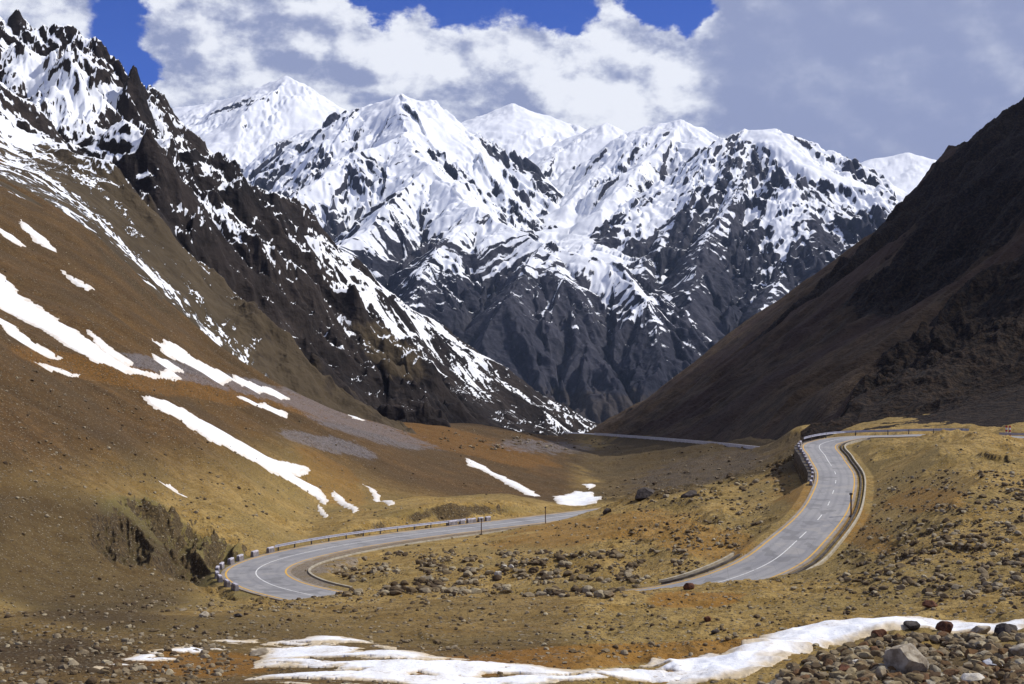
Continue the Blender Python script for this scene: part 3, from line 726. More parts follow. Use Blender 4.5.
# ------------------------------------------------------------------ picture point -> place on the ground
_cm = np.minimum.accumulate(G.py(), axis=0); _ld = np.log(G.d); _cpx = G.a * F + CX
def pix2ground(px, py):
    px = np.atleast_1d(np.asarray(px, float)); py = np.atleast_1d(np.asarray(py, float))
    c = np.clip(np.round(np.interp(px, _cpx, np.arange(len(_cpx)))).astype(int), 0, len(_cpx) - 1)
    ld = np.array([np.interp(-y, -_cm[:, k], _ld) for y, k in zip(py, c)])
    d = np.exp(ld); x = (px - CX) / F * d
    return x, d, G.sample(G.Z, x, d)
def gz(x, y): return G.sample(G.Z, np.asarray(x, float), np.asarray(y, float))

# ------------------------------------------------------------------ materials
def simple(name, col, col2=None, sc=3.0, rough=0.85, bump=0.3, bd=0.02, spec=0.2, metal=0.0):
    m, n, b = new_mat(name); p = n.pos()
    a = n.noise(p, sc, 6, 0.65)
    n.put(b.inputs['Base Color'], n.mix(n.ss(a, 0.32, 0.68), col, col2 or tuple(c * 0.7 for c in col)))
    n.put(b.inputs['Normal'], n.bump(a, bump, bd)); b.inputs['Roughness'].default_value = rough
    b.inputs['Specular IOR Level'].default_value = spec; b.inputs['Metallic'].default_value = metal
    return m
def asphalt_mat():
    m, n, b = new_mat('worn asphalt'); p = n.pos()
    a = n.noise(p, 0.12, 5, 0.6); c = n.noise(p, 1.3, 5, 0.6); g = n.noise(p, 14.0, 3, 0.6)
    col = n.mix(n.ss(a, 0.35, 0.65), (0.235, 0.232, 0.240), (0.30, 0.293, 0.29))
    col = n.mix(n.ss(c, 0.5, 0.75, 0, 0.4), col, (0.33, 0.31, 0.27))
    off = n.attr('off')                       # worn wheel tracks and dusty edges
    tr = n.math('ABSOLUTE', n.sub(n.math('ABSOLUTE', off), 1.9))
    tr = n.math('ABSOLUTE', n.sub(tr, 0.85))
    col = n.mix(n.ss(n.add(tr, n.mul(c, 0.4)), 0.2, 0.7, 0.4, 0), col, (0.17, 0.17, 0.18))
    col = n.mix(n.ss(n.add(n.math('ABSOLUTE', off), n.mul(n.sub(c, 0.5), 2.4)), 3.7, 4.6, 0, 0.85), col, (0.27, 0.20, 0.12))
    col = n.mix(n.ss(g, 0.35, 0.6, 0.25, 0), col, (0.15, 0.15, 0.155))
    pt = n.noise(n.scale(p, .35, .35, .35), 1.0, 2, .4); col = n.mix(n.ss(pt, 0.60, 0.62, 0, .55), col, (0.15, 0.148, 0.15)); col = n.mix(n.ss(pt, 0.40, 0.385, 0, .4), col, (0.34, 0.32, 0.29))
    vv = n.voro(n.scale(p, 0.35, 0.12, 0.3), 1.0, 'DISTANCE_TO_EDGE')
    col = n.mix(n.ss(vv, 0.003, 0.010, 0.3, 0), col, (0.10, 0.10, 0.105))
    n.put(b.inputs['Base Color'], col); b.inputs['Roughness'].default_value = 0.8; b.inputs['Specular IOR Level'].default_value = 0.25
    n.put(b.inputs['Normal'], n.bump(g, 0.3, 0.02))
    return m
def paint_mat(name, c):
    m, n, b = new_mat(name); p = n.pos(); a = n.noise(p, 2.2, 5, 0.7)
    n.put(b.inputs['Base Color'], n.mix(n.ss(a, 0.52, 0.68, 0, 0.75), c, (0.2, 0.19, 0.18))); b.inputs['Roughness'].default_value = 0.7
    return m
ASPH = asphalt_mat(); YEL = paint_mat('yellow road paint', (0.62, 0.36, 0.06)); WHT = paint_mat('white road paint', (0.74, 0.74, 0.72))
CONC = simple('pale concrete', (0.46, 0.42, 0.33), (0.30, 0.26, 0.19), 1.2); CONCD = simple('mottled dark concrete', (0.115, 0.10, 0.085), (0.045, 0.038, 0.034), 0.7, bump=.8, bd=.08)  # second concrete is darker and mottled all over
STEEL = simple('galvanised steel', (0.42, 0.43, 0.50), (0.30, 0.30, 0.36), 2.0, rough=0.5, metal=0.4, bump=.05); POST = simple('dark steel', (0.07, 0.065, 0.07), None, 4)
BLK = simple('painted concrete block', (0.27, 0.25, 0.26), (0.13, 0.115, 0.115), 1.4); BLKT = simple('white block top', (0.56, 0.55, 0.62), (0.34, 0.32, 0.35), 2)
RED = simple('red paint', (0.42, 0.035, 0.03), None, 4); WHP = simple('white paint', (0.78, 0.78, 0.78), None, 4); RBR = simple('rust brown paint', (0.10, 0.05, 0.035), None, 4)

def strip(R, lo, hi, dz, k=2, skirt=0.0, K=None):
    t, nn = normals2(R); nn = nn * (kfor(R) if K is None else K)[:, None]; offs = np.linspace(lo, hi, k); rows = []
    for o_ in offs:
        rows.append(np.column_stack([R[:, 0] + nn[:, 0] * o_, R[:, 1] + nn[:, 1] * o_, R[:, 2] + dz]))
    of = list(offs)
    if skirt:
        a_ = rows[0].copy(); a_[:, 2] -= skirt; b_ = rows[-1].copy(); b_[:, 2] -= skirt
        rows = [a_] + rows + [b_]; of = [offs[0] - .02] + of + [offs[-1] + .02]
    V = np.stack(rows, 1); nr, nc = V.shape[:2]
    i = np.arange(nr * nc).reshape(nr, nc)
    q = np.stack([i[:-1, :-1], i[1:, :-1], i[1:, 1:], i[:-1, 1:]], -1).reshape(-1, 4)
    return V.reshape(-1, 3), q[:, ::-1], np.tile(of, nr)
def merge(parts):
    co, qs, b = [], [], 0
    for c, q in parts: co.append(np.asarray(c, float)); qs.append(np.asarray(q) + b); b += len(c)
    return np.vstack(co), np.vstack(qs)
def child(o, parent): o.parent = parent; return o
def make_road(name, R, half, label):
    V, q, of = strip(R, -half, half, 0, 9, 0.5)
    o = mesh_obj(name, V, q, ASPH, smooth=False); at = o.data.attributes.new('off', 'FLOAT', 'POINT'); at.data.foreach_set('value', of.astype(f32))
    return tag(o, label, kind='structure')
road = make_road('road', ROAD, 4.6, 'grey two lane mountain road winding through the hairpin and the left bend')
for lo_o in (-4.05, 3.82):
    V, q, _ = strip(ROAD, lo_o, lo_o + 0.24, 0.012); child(mesh_obj('edge_line', V, q, YEL, False), road)
V, q = [], []
parts = []
def seg(a_, b_):
    V_, q_, _ = strip(ROAD[a_:b_ + 1], -0.07, 0.07, 0.012, K=KW[a_:b_ + 1]); parts.append((V_, q_))
s0 = station(831, 466)
seg(2, s0)
k = s0 + 6
while k < station(803, 533): seg(k, k + 3); k += 9
seg(station(797, 540), len(ROAD) - 2)
V, q = merge(parts); child(mesh_obj('centre_line', V, q, WHT, False), road)
road_far = make_road('far_road', FAR, 4.6, 'pale distant road crossing the slope at the foot of the dark hillside')
road_far.data.materials.clear(); road_far.data.materials.append(simple('dusty asphalt', (0.50, 0.49, 0.50), (0.40, 0.39, 0.39), .3))

def box_arr(c, t, l, wd, h, top=1.0, z0=0.0):
    """block on a line: centre c, unit direction t, length, width, height, top taper"""
    t = np.array([t[0], t[1], 0.0]); nrm = np.array([-t[1], t[0], 0.0]); up = np.array([0, 0, 1.0]); v = []
    for zz_, k_ in ((z0, 1.0), (z0 + h, top)):
        for sx_, sy_ in ((-1, -1), (1, -1), (1, 1), (-1, 1)):
            v.append(np.array(c) + t * sx_ * l / 2 + nrm * sy_ * wd / 2 * k_ + up * zz_)
    return np.array(v), np.array([[0, 3, 2, 1], [4, 5, 6, 7], [0, 1, 5, 4], [1, 2, 6, 5], [2, 3, 7, 6], [3, 0, 4, 7]])
def bevel(o, w_=0.03, seg_=2):
    m = o.modifiers.new('bevel', 'BEVEL'); m.width = w_; m.segments = seg_; return o
def empty(name, loc, label, cat, group=None):
    e = bpy.data.objects.new(name, None); COL.objects.link(e); e.location = loc; return tag(e, label, cat, group)
def local(o, root):
    """mesh given in world metres, hung under root"""
    o.data.transform(__import__('mathutils').Matrix.Translation(-root.location)); o.parent = root; return o
def at(R, i, off):
    t, nn = normals2(R); nn = nn * np.array(kfor(R))[:, None]; return np.array([R[i, 0] + nn[i, 0] * off, R[i, 1] + nn[i, 1] * off, R[i, 2]]), t[i]

def guardrail(R, i0, i1, off, label, h=0.75, step=4, mat=STEEL, group=None):
    c0, _ = at(R, (i0 + i1) // 2, off)
    e = empty('guardrail', (c0[0], c0[1], c0[2] - 0.1), label, 'guardrail', group)
    Rr = R[i0:i1 + 1]; t, nn = normals2(Rr); nn = nn * kfor(R)[i0:i1 + 1, None]
    prof = [(-.04, 0.0), (.0, .05), (-.05, .10), (-.05, .16), (.0, .21), (-.04, .31)]       # W shaped beam
    prof = [(p_, z_ * 1.15) for p_, z_ in prof]; prof = prof + [(p_ - .03, z_) for p_, z_ in prof[::-1]]; prof.append(prof[0])
    sgn = 1 if off < 0 else -1
    rows = [np.column_stack([Rr[:, 0] + nn[:, 0] * (off + sgn * p_), Rr[:, 1] + nn[:, 1] * (off + sgn * p_), Rr[:, 2] + h - .33 + z_]) for p_, z_ in prof]
    V = np.stack(rows, 1); nr, nc = V.shape[:2]; i = np.arange(nr * nc).reshape(nr, nc)
    q = np.stack([i[:-1, :-1], i[1:, :-1], i[1:, 1:], i[:-1, 1:]], -1).reshape(-1, 4)
    local(mesh_obj('beam', V.reshape(-1, 3), q, mat, False), e)
    for j in range(i0 + 1, i1, step):
        c, tt = at(R, j, off - sgn * 0.12); c[2] -= 0.35
        local(mesh_obj('post', *box_arr(c, tt, .14, .14, h + .36), POST, False), e)
    return e
guardrail(ROAD, station(276, 551, off=5.1), station(466, 521, off=5.1), 5.05, 'long steel guardrail along the far edge of the left road, below a bare bank')
guardrail(ROAD, station(968, 434), station(823, 443), -5.0, 'steel guardrail round the top of the right hairpin below the dark slope', h=0.85)
guardrail(ROAD, station(1075, 438), station(1001, 436), 5.0, 'short steel guardrail at the right edge of the photo beside the road behind the mound', h=.85)

def block(c, tt, label, group, l=1.5, wd=0.5, h=0.85, name='barrier_block'):
    e = empty(name, tuple(c), label, 'barrier block', group)
    b_ = local(mesh_obj('base', *box_arr(c, tt, l, wd, h * .78, .82), BLK, False), e); bevel(b_)
    t_ = local(mesh_obj('cap', *box_arr(c, tt, l * .98, wd * .80, h * .24, .9, z0=h * .78 + .002), BLKT, False), e); bevel(t_)
    return e
ia, ib = station(236, 588, off=5.2), station(270, 553, off=5.2)
for j, i in enumerate(np.linspace(ia, ib, 10).astype(int)):
    c, tt = at(ROAD, i, 5.15); c[2] -= .12; block(c, tt, 'pinkish barrier block with a white top on the outside of the left bend', 'barrier blocks round the left bend', 1.5, .5, .75)
for j, i in enumerate(np.linspace(station(474, 527.5), station(512, 522.5), 7).astype(int)):
    c, tt = at(ROAD, i, 5.15); c[2] -= .12; block(c, tt, 'small pinkish guard block past the end of the left guardrail', 'guard blocks past the end of the left guardrail', 1.2, .5, .8)
for j, i in enumerate(np.linspace(station(822, 445) , station(835, 485), 14).astype(int)):
    c, tt = at(ROAD, i, -5.1); c[2] -= .12; block(c, tt, 'pale barrier block along the outer edge of the right hairpin above the retaining wall', 'barrier blocks along the hairpin', 1.5, .4, .6)
# retaining wall under the hairpin
def wall_run(name, R, i0, i1, o0, o1, z0, z1, mat, label, cat, dz=None):
    Rr = R[i0:i1 + 1]; t, nn = normals2(Rr); nn = nn * kfor(R)[i0:i1 + 1, None]
    prof = [(o0, z0), (o0, z1), (o1, z1), (o1, z0), (o0, z0)]
    V = np.stack([np.column_stack([Rr[:, 0] + nn[:, 0] * a_, Rr[:, 1] + nn[:, 1] * a_, Rr[:, 2] + b_]) for a_, b_ in prof], 1)
    nr, nc = V.shape[:2]; i = np.arange(nr * nc).reshape(nr, nc)
    q = np.stack([i[:-1, :-1], i[1:, :-1], i[1:, 1:], i[:-1, 1:]], -1).reshape(-1, 4)
    if o1 < o0: q = q[:, ::-1]
    caps = np.array([[i[0, 0], i[0, 1], i[0, 2], i[0, 3]], [i[-1, 3], i[-1, 2], i[-1, 1], i[-1, 0]]])
    o = mesh_obj(name, V.reshape(-1, 3), np.vstack([q, caps]), mat, False)
    return tag(o, label, cat) if label else o
wall_run('retaining_wall', ROAD, SW0 + 1, SW1 - 1, -6.1, -5.5, -5.0, -0.09, CONCD, 'dark concrete retaining wall holding up the outer edge of the right hairpin', 'retaining wall')
def channel(i0, i1, off, label, h=0.16, R=ROAD, gap=0.6):
    c0, _ = at(R, (i0 + i1) // 2, off); e = empty('drainage_channel', tuple(c0), label, 'drain')
    s_ = 1 if off > 0 else -1
    local(wall_run('near_wall', R, i0, i1, off, off + s_ * .3, -.5, h * .6, CONCD, None, None), e)
    local(wall_run('channel_floor', R, i0, i1, off + s_ * .302, off + s_ * (.298 + gap), -.5, -.30, CONCD, None, None), e)
    local(wall_run('outer_wall', R, i0, i1, off + s_ * (.3 + gap), off + s_ * (.62 + gap), -.5, h, CONC, None, None), e)
    return e
channel(station(858, 437), station(752, 570), 5.2, 'concrete drainage channel along the inner edge of the right road down from the hairpin')
channel(station(778, 557), station(676, 592), -5.2, 'dark concrete drainage channel on the left edge of the right road near the terrace')
wall_run('kerb_wall', ROAD, station(300, 592), station(596, 512), -7.2, -6.9, -.6, .06, CONC, 'low cream kerb wall beside the gravel strip on the inside of the left bend', 'kerb wall')
wall_run('kerb_wall', FAR, station(778, 449.5, FAR), station(603, 434, FAR), 4.75, 5.2, -.6, 1.0, simple('far kerb', (0.78, 0.77, 0.80), (0.62, 0.60, 0.62), .4), 'long pale kerb wall along the near edge of the distant road', 'kerb wall')

# poles and marker posts
def pole(px0, py0, h, label, banded=False, r=0.07, pos=None):
    if pos is None: x, y, z = [float(v[0]) for v in pix2ground(px0, py0)]
    else: x, y, z = pos
    e = empty('marker_pole', (x, y, z), label, 'marker pole')
    def cyl(z0, z1, rr, mat, nm):
        k = 10; an = np.linspace(0, 2 * math.pi, k, endpoint=False); v = []
        for zz_ in (z0, z1):
            for a_ in an: v.append((math.cos(a_) * rr, math.sin(a_) * rr, zz_))
        v += [(0, 0, z0), (0, 0, z1)]
        q_ = [[i, (i + 1) % k, k + (i + 1) % k, k + i] for i in range(k)]
        q_ += [[2 * k + 1, k + i, k + (i + 1) % k, 2 * k + 1] for i in range(k)]
        q_ = [f for f in q_]
        me = bpy.data.meshes.new(nm); me.from_pydata(v, [], [tuple(dict.fromkeys(f)) for f in q_]); me.materials.append(mat)
        o = bpy.data.objects.new(nm, me); COL.objects.link(o); o.parent = e; return o
    if banded:
        n_ = 5
        for b_ in range(n_): cyl(h * b_ / n_ - (.3 if b_ == 0 else 0), h * (b_ + 1) / n_ - .002, r, RED if b_ % 2 == 0 else WHP, 'band')
    else:
        cyl(-.4, h, r, RBR, 'shaft'); cyl(h + .002, h + .22, r * 2.1, POST, 'head'); cyl(0.0, .18, r * 2.4, CONCD, 'footing')
    return e
c, _ = at(ROAD, station(448, 531), -7.4); pole(0, 0, 2.3, 'thin brown pole at the inner edge of the left road, left one of the pair', pos=(c[0], c[1], c[2] - .1))
c, _ = at(ROAD, station(511, 523), -7.4); pole(0, 0, 3.0, 'taller thin pole at the inner edge of the left road, right one of the pair', pos=(c[0], c[1], c[2] - .1))
c, _ = at(ROAD, station(822, 514), 5.0); pole(0, 0, 2.5, 'dark roadside pole on the inner edge of the right road below the hairpin', r=.09, pos=(c[0], c[1], c[2] - .1))
for k_, (o_, lb) in enumerate(((1003, 'left one of two red and white banded posts behind the mound at the right'), (1008, 'right one of two red and white banded posts behind the mound at the right'))):
    c, _ = at(ROAD, station(o_, 436.5), -5.6); pole(0, 0, 1.7, lb, True, 0.16, pos=(c[0], c[1], c[2] - .1))

# ------------------------------------------------------------------ snow lying on the ground
def snow_mat(name, dirt):
    m, n, b = new_mat(name); p = n.pos()
    a = n.noise(n.scale(p, 1, .5, 1), 0.7, 6, 0.6); c = n.noise(p, 5.0, 5, 0.6)
    e = n.attr('edge')
    col = n.mix(n.ss(a, 0.42, 0.70, 0, 0.5 * dirt), SNOW, (0.60, 0.56, 0.50))
    col = n.mix(n.ss(n.add(e, n.mul(n.sub(a, 0.5), 1.5)), 0.0, 0.65, dirt, 0), col, (0.52, 0.42, 0.27))
    col = n.mix(n.ss(n.add(c, n.mul(n.sub(a, .5), .5)), 0.60, 0.72, 0, 0.6 * dirt), col, (0.30, 0.22, 0.12))
    n.put(b.inputs['Base Color'], col)
    n.put(b.inputs['Normal'], n.bump(n.add(a, n.mul(c, .3)), 0.5, 0.25)); b.inputs['Roughness'].default_value = 0.6
    b.inputs['Specular IOR Level'].default_value = 0.3
    return m
SN1 = snow_mat('old snow', 0.6); SN2 = snow_mat('dirty roadside snow', 1.0)
def snow_patch(poly, label, *a_, **k_): return _snow(poly, label, *a_, **k_)
def _snow(poly, label, thick=0.6, taper=2.0, wob=1.0, mat=None, pst=0.8, lst=0.0035, name='snow_patch', holes=0.0, hwl=4.0, group=None):
    poly = np.array(poly, float)
    x, d, z = pix2ground(poly[:, 0], poly[:, 1])
    PXp = poly[:, 0]; LD = np.log(d)
    a0, a1 = PXp.min() - 4, PXp.max() + 4; l0, l1 = LD.min() - .03, LD.max() + .03
    U, V = np.meshgrid(np.arange(a0, a1, pst), np.arange(l0, l1, lst))
    DD = np.exp(V); XX = (U - CX) / F * DD
    wx_ = fbm(XX, DD, 3.0 * wob + 1, 4, 811) * wob * 1.3; wy_ = fbm(XX, DD, 3.0 * wob + 1, 4, 821) * wob * 1.3 * (1 + DD / 200)
    qx, qy = XX + wx_, DD + wy_
    ins = np.zeros(U.shape, bool); dist = np.full(U.shape, 1e9)
    n_ = len(poly)
    for i in range(n_):
        x0, y0, x1, y1 = x[i], d[i], x[(i + 1) % n_], d[(i + 1) % n_]
        cond = ((y0 > qy) != (y1 > qy)); 
        with np.errstate(divide='ignore', invalid='ignore'):
            xi = (x1 - x0) * (qy - y0) / (y1 - y0 + 1e-12) + x0
        ins ^= cond & (qx < xi)
        L2 = (x1 - x0) ** 2 + (y1 - y0) ** 2 + 1e-9
        t_ = np.clip(((qx - x0) * (x1 - x0) + (qy - y0) * (y1 - y0)) / L2, 0, 1)
        dist = np.minimum(dist, np.hypot(qx - x0 - t_ * (x1 - x0), qy - y0 - t_ * (y1 - y0)))
    sd = np.where(ins, dist, -dist)
    if holes:
        lf = sstep(735, 640, U)
        hn = ridged(XX * .42, DD * .8 + .8 * fbm(XX, DD, 6, 3, 835), 2.8, 5, 831, .6) * .65 + (0.5 + fbm(XX * .4, DD, 5, 3, 837)) * .35
        sd = np.minimum(sd, (0.37 - hn) * 8.0 + (1 - lf) * 6 + np.clip(sd - 1.2, 0, 3) * .25)
        thick = thick * (1 - .45 * lf)
    g0 = G.sample(G.Z, XX, DD)
    gsm = g0.copy()
    for _ in range(6):
        gsm[1:-1, 1:-1] = (gsm[:-2, 1:-1] + gsm[2:, 1:-1] + gsm[1:-1, :-2] + gsm[1:-1, 2:]) / 4
    prof = sstep(0, taper, sd)
    Zs = np.where(sd > 0, g0 * (1 - prof) + gsm * prof + thick * np.clip(sd / taper, 0, 1) ** .7 * (1 + .25 * fbm(XX, DD, 5, 3, 841)), g0 - 0.25)
    keep = sd > -0.02
    kk = keep[:-1, :-1] | keep[1:, :-1] | keep[:-1, 1:] | keep[1:, 1:]
    nr, nc = U.shape; i = np.arange(nr * nc).reshape(nr, nc)
    q_ = np.stack([i[:-1, :-1], i[:-1, 1:], i[1:, 1:], i[1:, :-1]], -1).reshape(-1, 4)[kk.reshape(-1)]
    if not len(q_): print('EMPTY PATCH', label); return
    used = np.zeros(nr * nc, bool); used[q_.reshape(-1)] = True; rm_ = np.cumsum(used) - 1
    co = np.stack([XX, DD, Zs], -1).reshape(-1, 3)[used]
    o = mesh_obj(name, co, rm_[q_], mat or SN1)
    at_ = o.data.attributes.new('edge', 'FLOAT', 'POINT'); at_.data.foreach_set('value', np.clip(sd / (taper * 1.6), 0, 1).reshape(-1)[used].astype(f32))
    return tag(o, label, 'snow patch', group)
z4 = lambda *pp: [(x_ / 2.974, 200 + y_ / 2.974) for x_, y_ in pp]
z5 = lambda *pp: [(x_ / 2.409, 400 + y_ / 2.409) for x_, y_ in pp]
z6 = lambda *pp: [(320 + x_ / 3.11, 380 + y_ / 3.11) for x_, y_ in pp]
HS = [(z4((-80, 160), (0, 215), (40, 250), (60, 280), (130, 325), (200, 375), (250, 405), (310, 450), (350, 480), (400, 500), (470, 515), (545, 530), (540, 541), (470, 535), (380, 517), (330, 499), (270, 479), (220, 449), (180, 424), (130, 389), (60, 354), (0, 322), (-80, 270)), 'widest white snow tongue high on the brown hillside at the left edge'),
      (z4((252, 374), (300, 412), (345, 452), (395, 482), (385, 500), (330, 472), (280, 427)), 'narrow snow branch joining the widest snow tongue from above'),
      (z4((-60, 310), (0, 350), (60, 390), (120, 430), (190, 471), (180, 478), (110, 452), (50, 417), (0, 372), (-60, 330)), 'thin snow strip just below the widest snow tongue'),
      (z4((58, 55), (100, 88), (140, 118), (178, 158), (150, 152), (100, 120), (60, 84)), 'short white snow strip near the top left of the brown hillside'),
      (z4((-20, 75), (0, 85), (40, 105), (76, 140), (60, 140), (0, 98)), 'small slanting snow strip at the left edge under the crags'),
      (z4((168, 195), (220, 228), (277, 266), (264, 274), (210, 245)), 'slanting snow strip between the widest tongue and the crags'),
      (z4((448, 410), (480, 430), (485, 410), (530, 430), (580, 470), (640, 503), (715, 523), (780, 553), (885, 598), (860, 597), (780, 574), (720, 554), (690, 536), (610, 519), (540, 486), (480, 454)), 'long tapering snow tongue in the middle of the brown hillside'),
      (z4((448, 455), (500, 478), (556, 510), (520, 512), (470, 484)), 'small snow wedge under the long tapering tongue'),
      (z4((700, 583), (780, 598), (860, 640), (800, 628)), 'thin snow strip in the grey scree'),
      (z5((330, -6), (400, 0), (480, 45), (560, 90), (630, 130), (700, 150), (750, 165), (745, 176), (705, 180), (740, 200), (772, 213), (794, 245), (784, 254), (740, 222), (680, 189), (620, 154), (560, 125), (500, 98), (440, 55), (380, 24)), 'lowest long snow tongue with a forked tip above the left bend'),
      (z6((38, 340), (75, 368), (122, 406), (100, 414), (58, 387), (36, 357)), 'short snow finger right of the forked tongue tip'),
      (z6((-6, 338), (14, 358), (28, 385), (14, 388), (-6, 372)), 'small snow scrap just under the forked tongue tip'),
      (z6((-8, 384), (10, 398), (28, 426), (10, 428), (-8, 404)), 'lowest snow scrap near the left guardrail'),
      (z6((126, 320), (180, 347), (233, 386), (215, 393), (163, 358)), 'thin snow sliver above the dark bank behind the guardrail'),
      (z6((452, 242), (490, 258), (530, 280), (580, 303), (640, 333), (688, 362), (668, 365), (598, 334), (543, 303), (498, 279), (455, 262)), 'narrow snow strip running down the middle hillside to the gully'),
      (z6((725, 362), (790, 343), (850, 348), (880, 362), (862, 382), (800, 392), (740, 386)), 'broad white snow bed filling the stream gully beyond the road'),
      (z6((812, 323), (860, 326), (838, 347)), 'little snow scrap above the gully snow bed'),
      (z6((82, 102), (120, 114), (145, 128), (100, 120)), 'small snow scrap at the top of the hillside beside the crags'),
      (z5((375, 192), (412, 201), (447, 226), (450, 240), (428, 224), (395, 208)), 'curved thin snow streak above the green outcrop'),
      (z4((100, 483), (150, 493), (238, 518), (225, 527), (150, 511)), 'thin snow strip below the two largest tongues')]
for poly, lb in HS: snow_patch(poly, lb, 0.28, 1.8, 0.6)
FGM = [(1040, 621), (960, 620), (900, 617.5), (880, 619), (850, 622), (815, 625), (785, 630), (760, 637), (742, 645), (728, 653), (700, 657), (650, 661), (590, 668), (540, 666), (480, 661), (440, 656), (400, 650), (365, 641), (335, 636), (300, 640), (268, 642), (245, 646), (262, 655), (250, 668), (236, 684), (232, 692),
       (330, 694), (480, 692), (640, 690), (700, 684), (745, 676), (765, 668), (790, 655), (830, 646), (865, 638), (885, 631), (920, 628), (980, 631), (1040, 630)]
snow_patch(FGM, 'wide dirty white snow bank winding across the foreground to the rubble', 0.2, 1.2, 0.35, SN2, 0.8, 0.0018, 'snow_bank', 0.42, 5.0)
snow_patch([(84, 671), (120, 658), (150, 650), (190, 643), (225, 639), (262, 641), (255, 655), (205, 655), (160, 662), (125, 668)], 'thin dirty snow finger pointing left from the foreground snow bank', 0.10, 0.8, 0.5, SN2, 0.8, 0.0018, 'snow_bank', 0.42, 5.0)
print('snow', round(time.time() - T0, 1))

# ------------------------------------------------------------------ rocks
import bmesh
def rock_mat():
    m, n, b = new_mat('weathered stone'); p = n.node('ShaderNodeTexCoord').outputs['Object']; wp = n.pos()
    r = n.node('ShaderNodeObjectInfo').outputs['Random']
    ramp = n.node('ShaderNodeValToRGB'); n.put(ramp.inputs[0], r); cr = ramp.color_ramp
    cols = [(0.22, 0.165, 0.085), (0.085, 0.052, 0.027), (0.31, 0.25, 0.145), (0.17, 0.125, 0.065), (0.38, 0.34, 0.25), (0.14, 0.075, 0.036), (0.22, 0.175, 0.11)]
    cr.interpolation = 'CONSTANT'
    cr.elements[0].position = 0; cr.elements[0].color = (*cols[0], 1); cr.elements[1].position = 1 / 7; cr.elements[1].color = (*cols[1], 1)
    for i in range(2, 7): e = cr.elements.new(i / 7); e.color = (*cols[i], 1)
    a = n.noise(wp, 3.0, 7, 0.65); c = n.noise(wp, 0.9, 4, 0.6)
    col = n.mix(n.ss(a, 0.35, 0.62, 0.6, 0), ramp.outputs[0], (0.07, 0.05, 0.03))
    col = n.mix(n.ss(c, 0.5, 0.7, 0, .5), col, (0.20, 0.11, 0.04))
    n.put(b.inputs['Base Color'], col); n.put(b.inputs['Normal'], n.bump(a, 0.8, 0.08))
    return m
RK = rock_mat()
def tint_rock(name, c1_, c2_):
    m, n, b = new_mat(name); wp = n.pos(); a = n.noise(wp, 2.6, 7, 0.65)
    n.put(b.inputs['Base Color'], n.mix(n.ss(a, 0.35, 0.65), c1_, c2_)); n.put(b.inputs['Normal'], n.bump(a, 0.8, 0.08)); return m
R_PALE = tint_rock('pale tan rock', (0.20, 0.16, 0.11), (0.44, 0.39, 0.30)); R_RED = tint_rock('red brown rock', (0.055, 0.026, 0.018), (0.17, 0.075, 0.04))
R_DARK = tint_rock('dark rock', (0.03, 0.025, 0.024), (0.10, 0.085, 0.075)); R_BLUE = tint_rock('pale blue grey rock', (0.22, 0.23, 0.26), (0.46, 0.47, 0.50)); R_WHITE = tint_rock('whitish rock', (0.36, 0.32, 0.25), (0.60, 0.57, 0.50))
def ico(sub):
    bm = bmesh.new(); bmesh.ops.create_icosphere(bm, subdivisions=sub, radius=1.0)
    v = np.array([p.co[:] for p in bm.verts]); f = np.array([[x_.index for x_ in fc.verts] for fc in bm.faces]); bm.free(); return v, f
IC3 = ico(4); IC1 = ico(2)
def rock_verts(base, r_, squash=0.7, nplanes=11, rough_=0.06, round_=0.0):
    v = base.copy()
    for k_ in range(nplanes):
        nn_ = r_.normal(size=3); nn_ /= np.linalg.norm(nn_); h_ = r_.uniform(0.52, 0.85) * (1 - round_) + round_ * .95
        pr = v @ nn_; ex = np.clip(pr - h_, 0, None); v = v - ex[:, None] * nn_[None] * 0.97
    if rough_:
        o3 = r_.uniform(0, 50, 3)
        nz_ = perlin(v[:, 0] * 2.2 + o3[0] + v[:, 2], v[:, 1] * 2.2 + o3[1] + v[:, 2] * .7, 3) + .5 * perlin(v[:, 0] * 5 + o3[2] - v[:, 2] * 2, v[:, 1] * 5 + v[:, 2] * 3, 5)
        v = v * (1 + rough_ * nz_[:, None])
    v = v * np.array([1, r_.uniform(.65, .95), squash * r_.uniform(.8, 1.15)])
    return v / np.abs(v[:, 0]).max()
rr = np.random.default_rng(5)
PROTO = []
for k_ in range(10):
    o = mesh_obj('rock', rock_verts(IC3[0], rr), IC3[1], RK, smooth=True, link=False)
    try: o.data.set_sharp_from_angle(angle=math.radians(28))
    except Exception: pass
    PROTO.append(o.data)
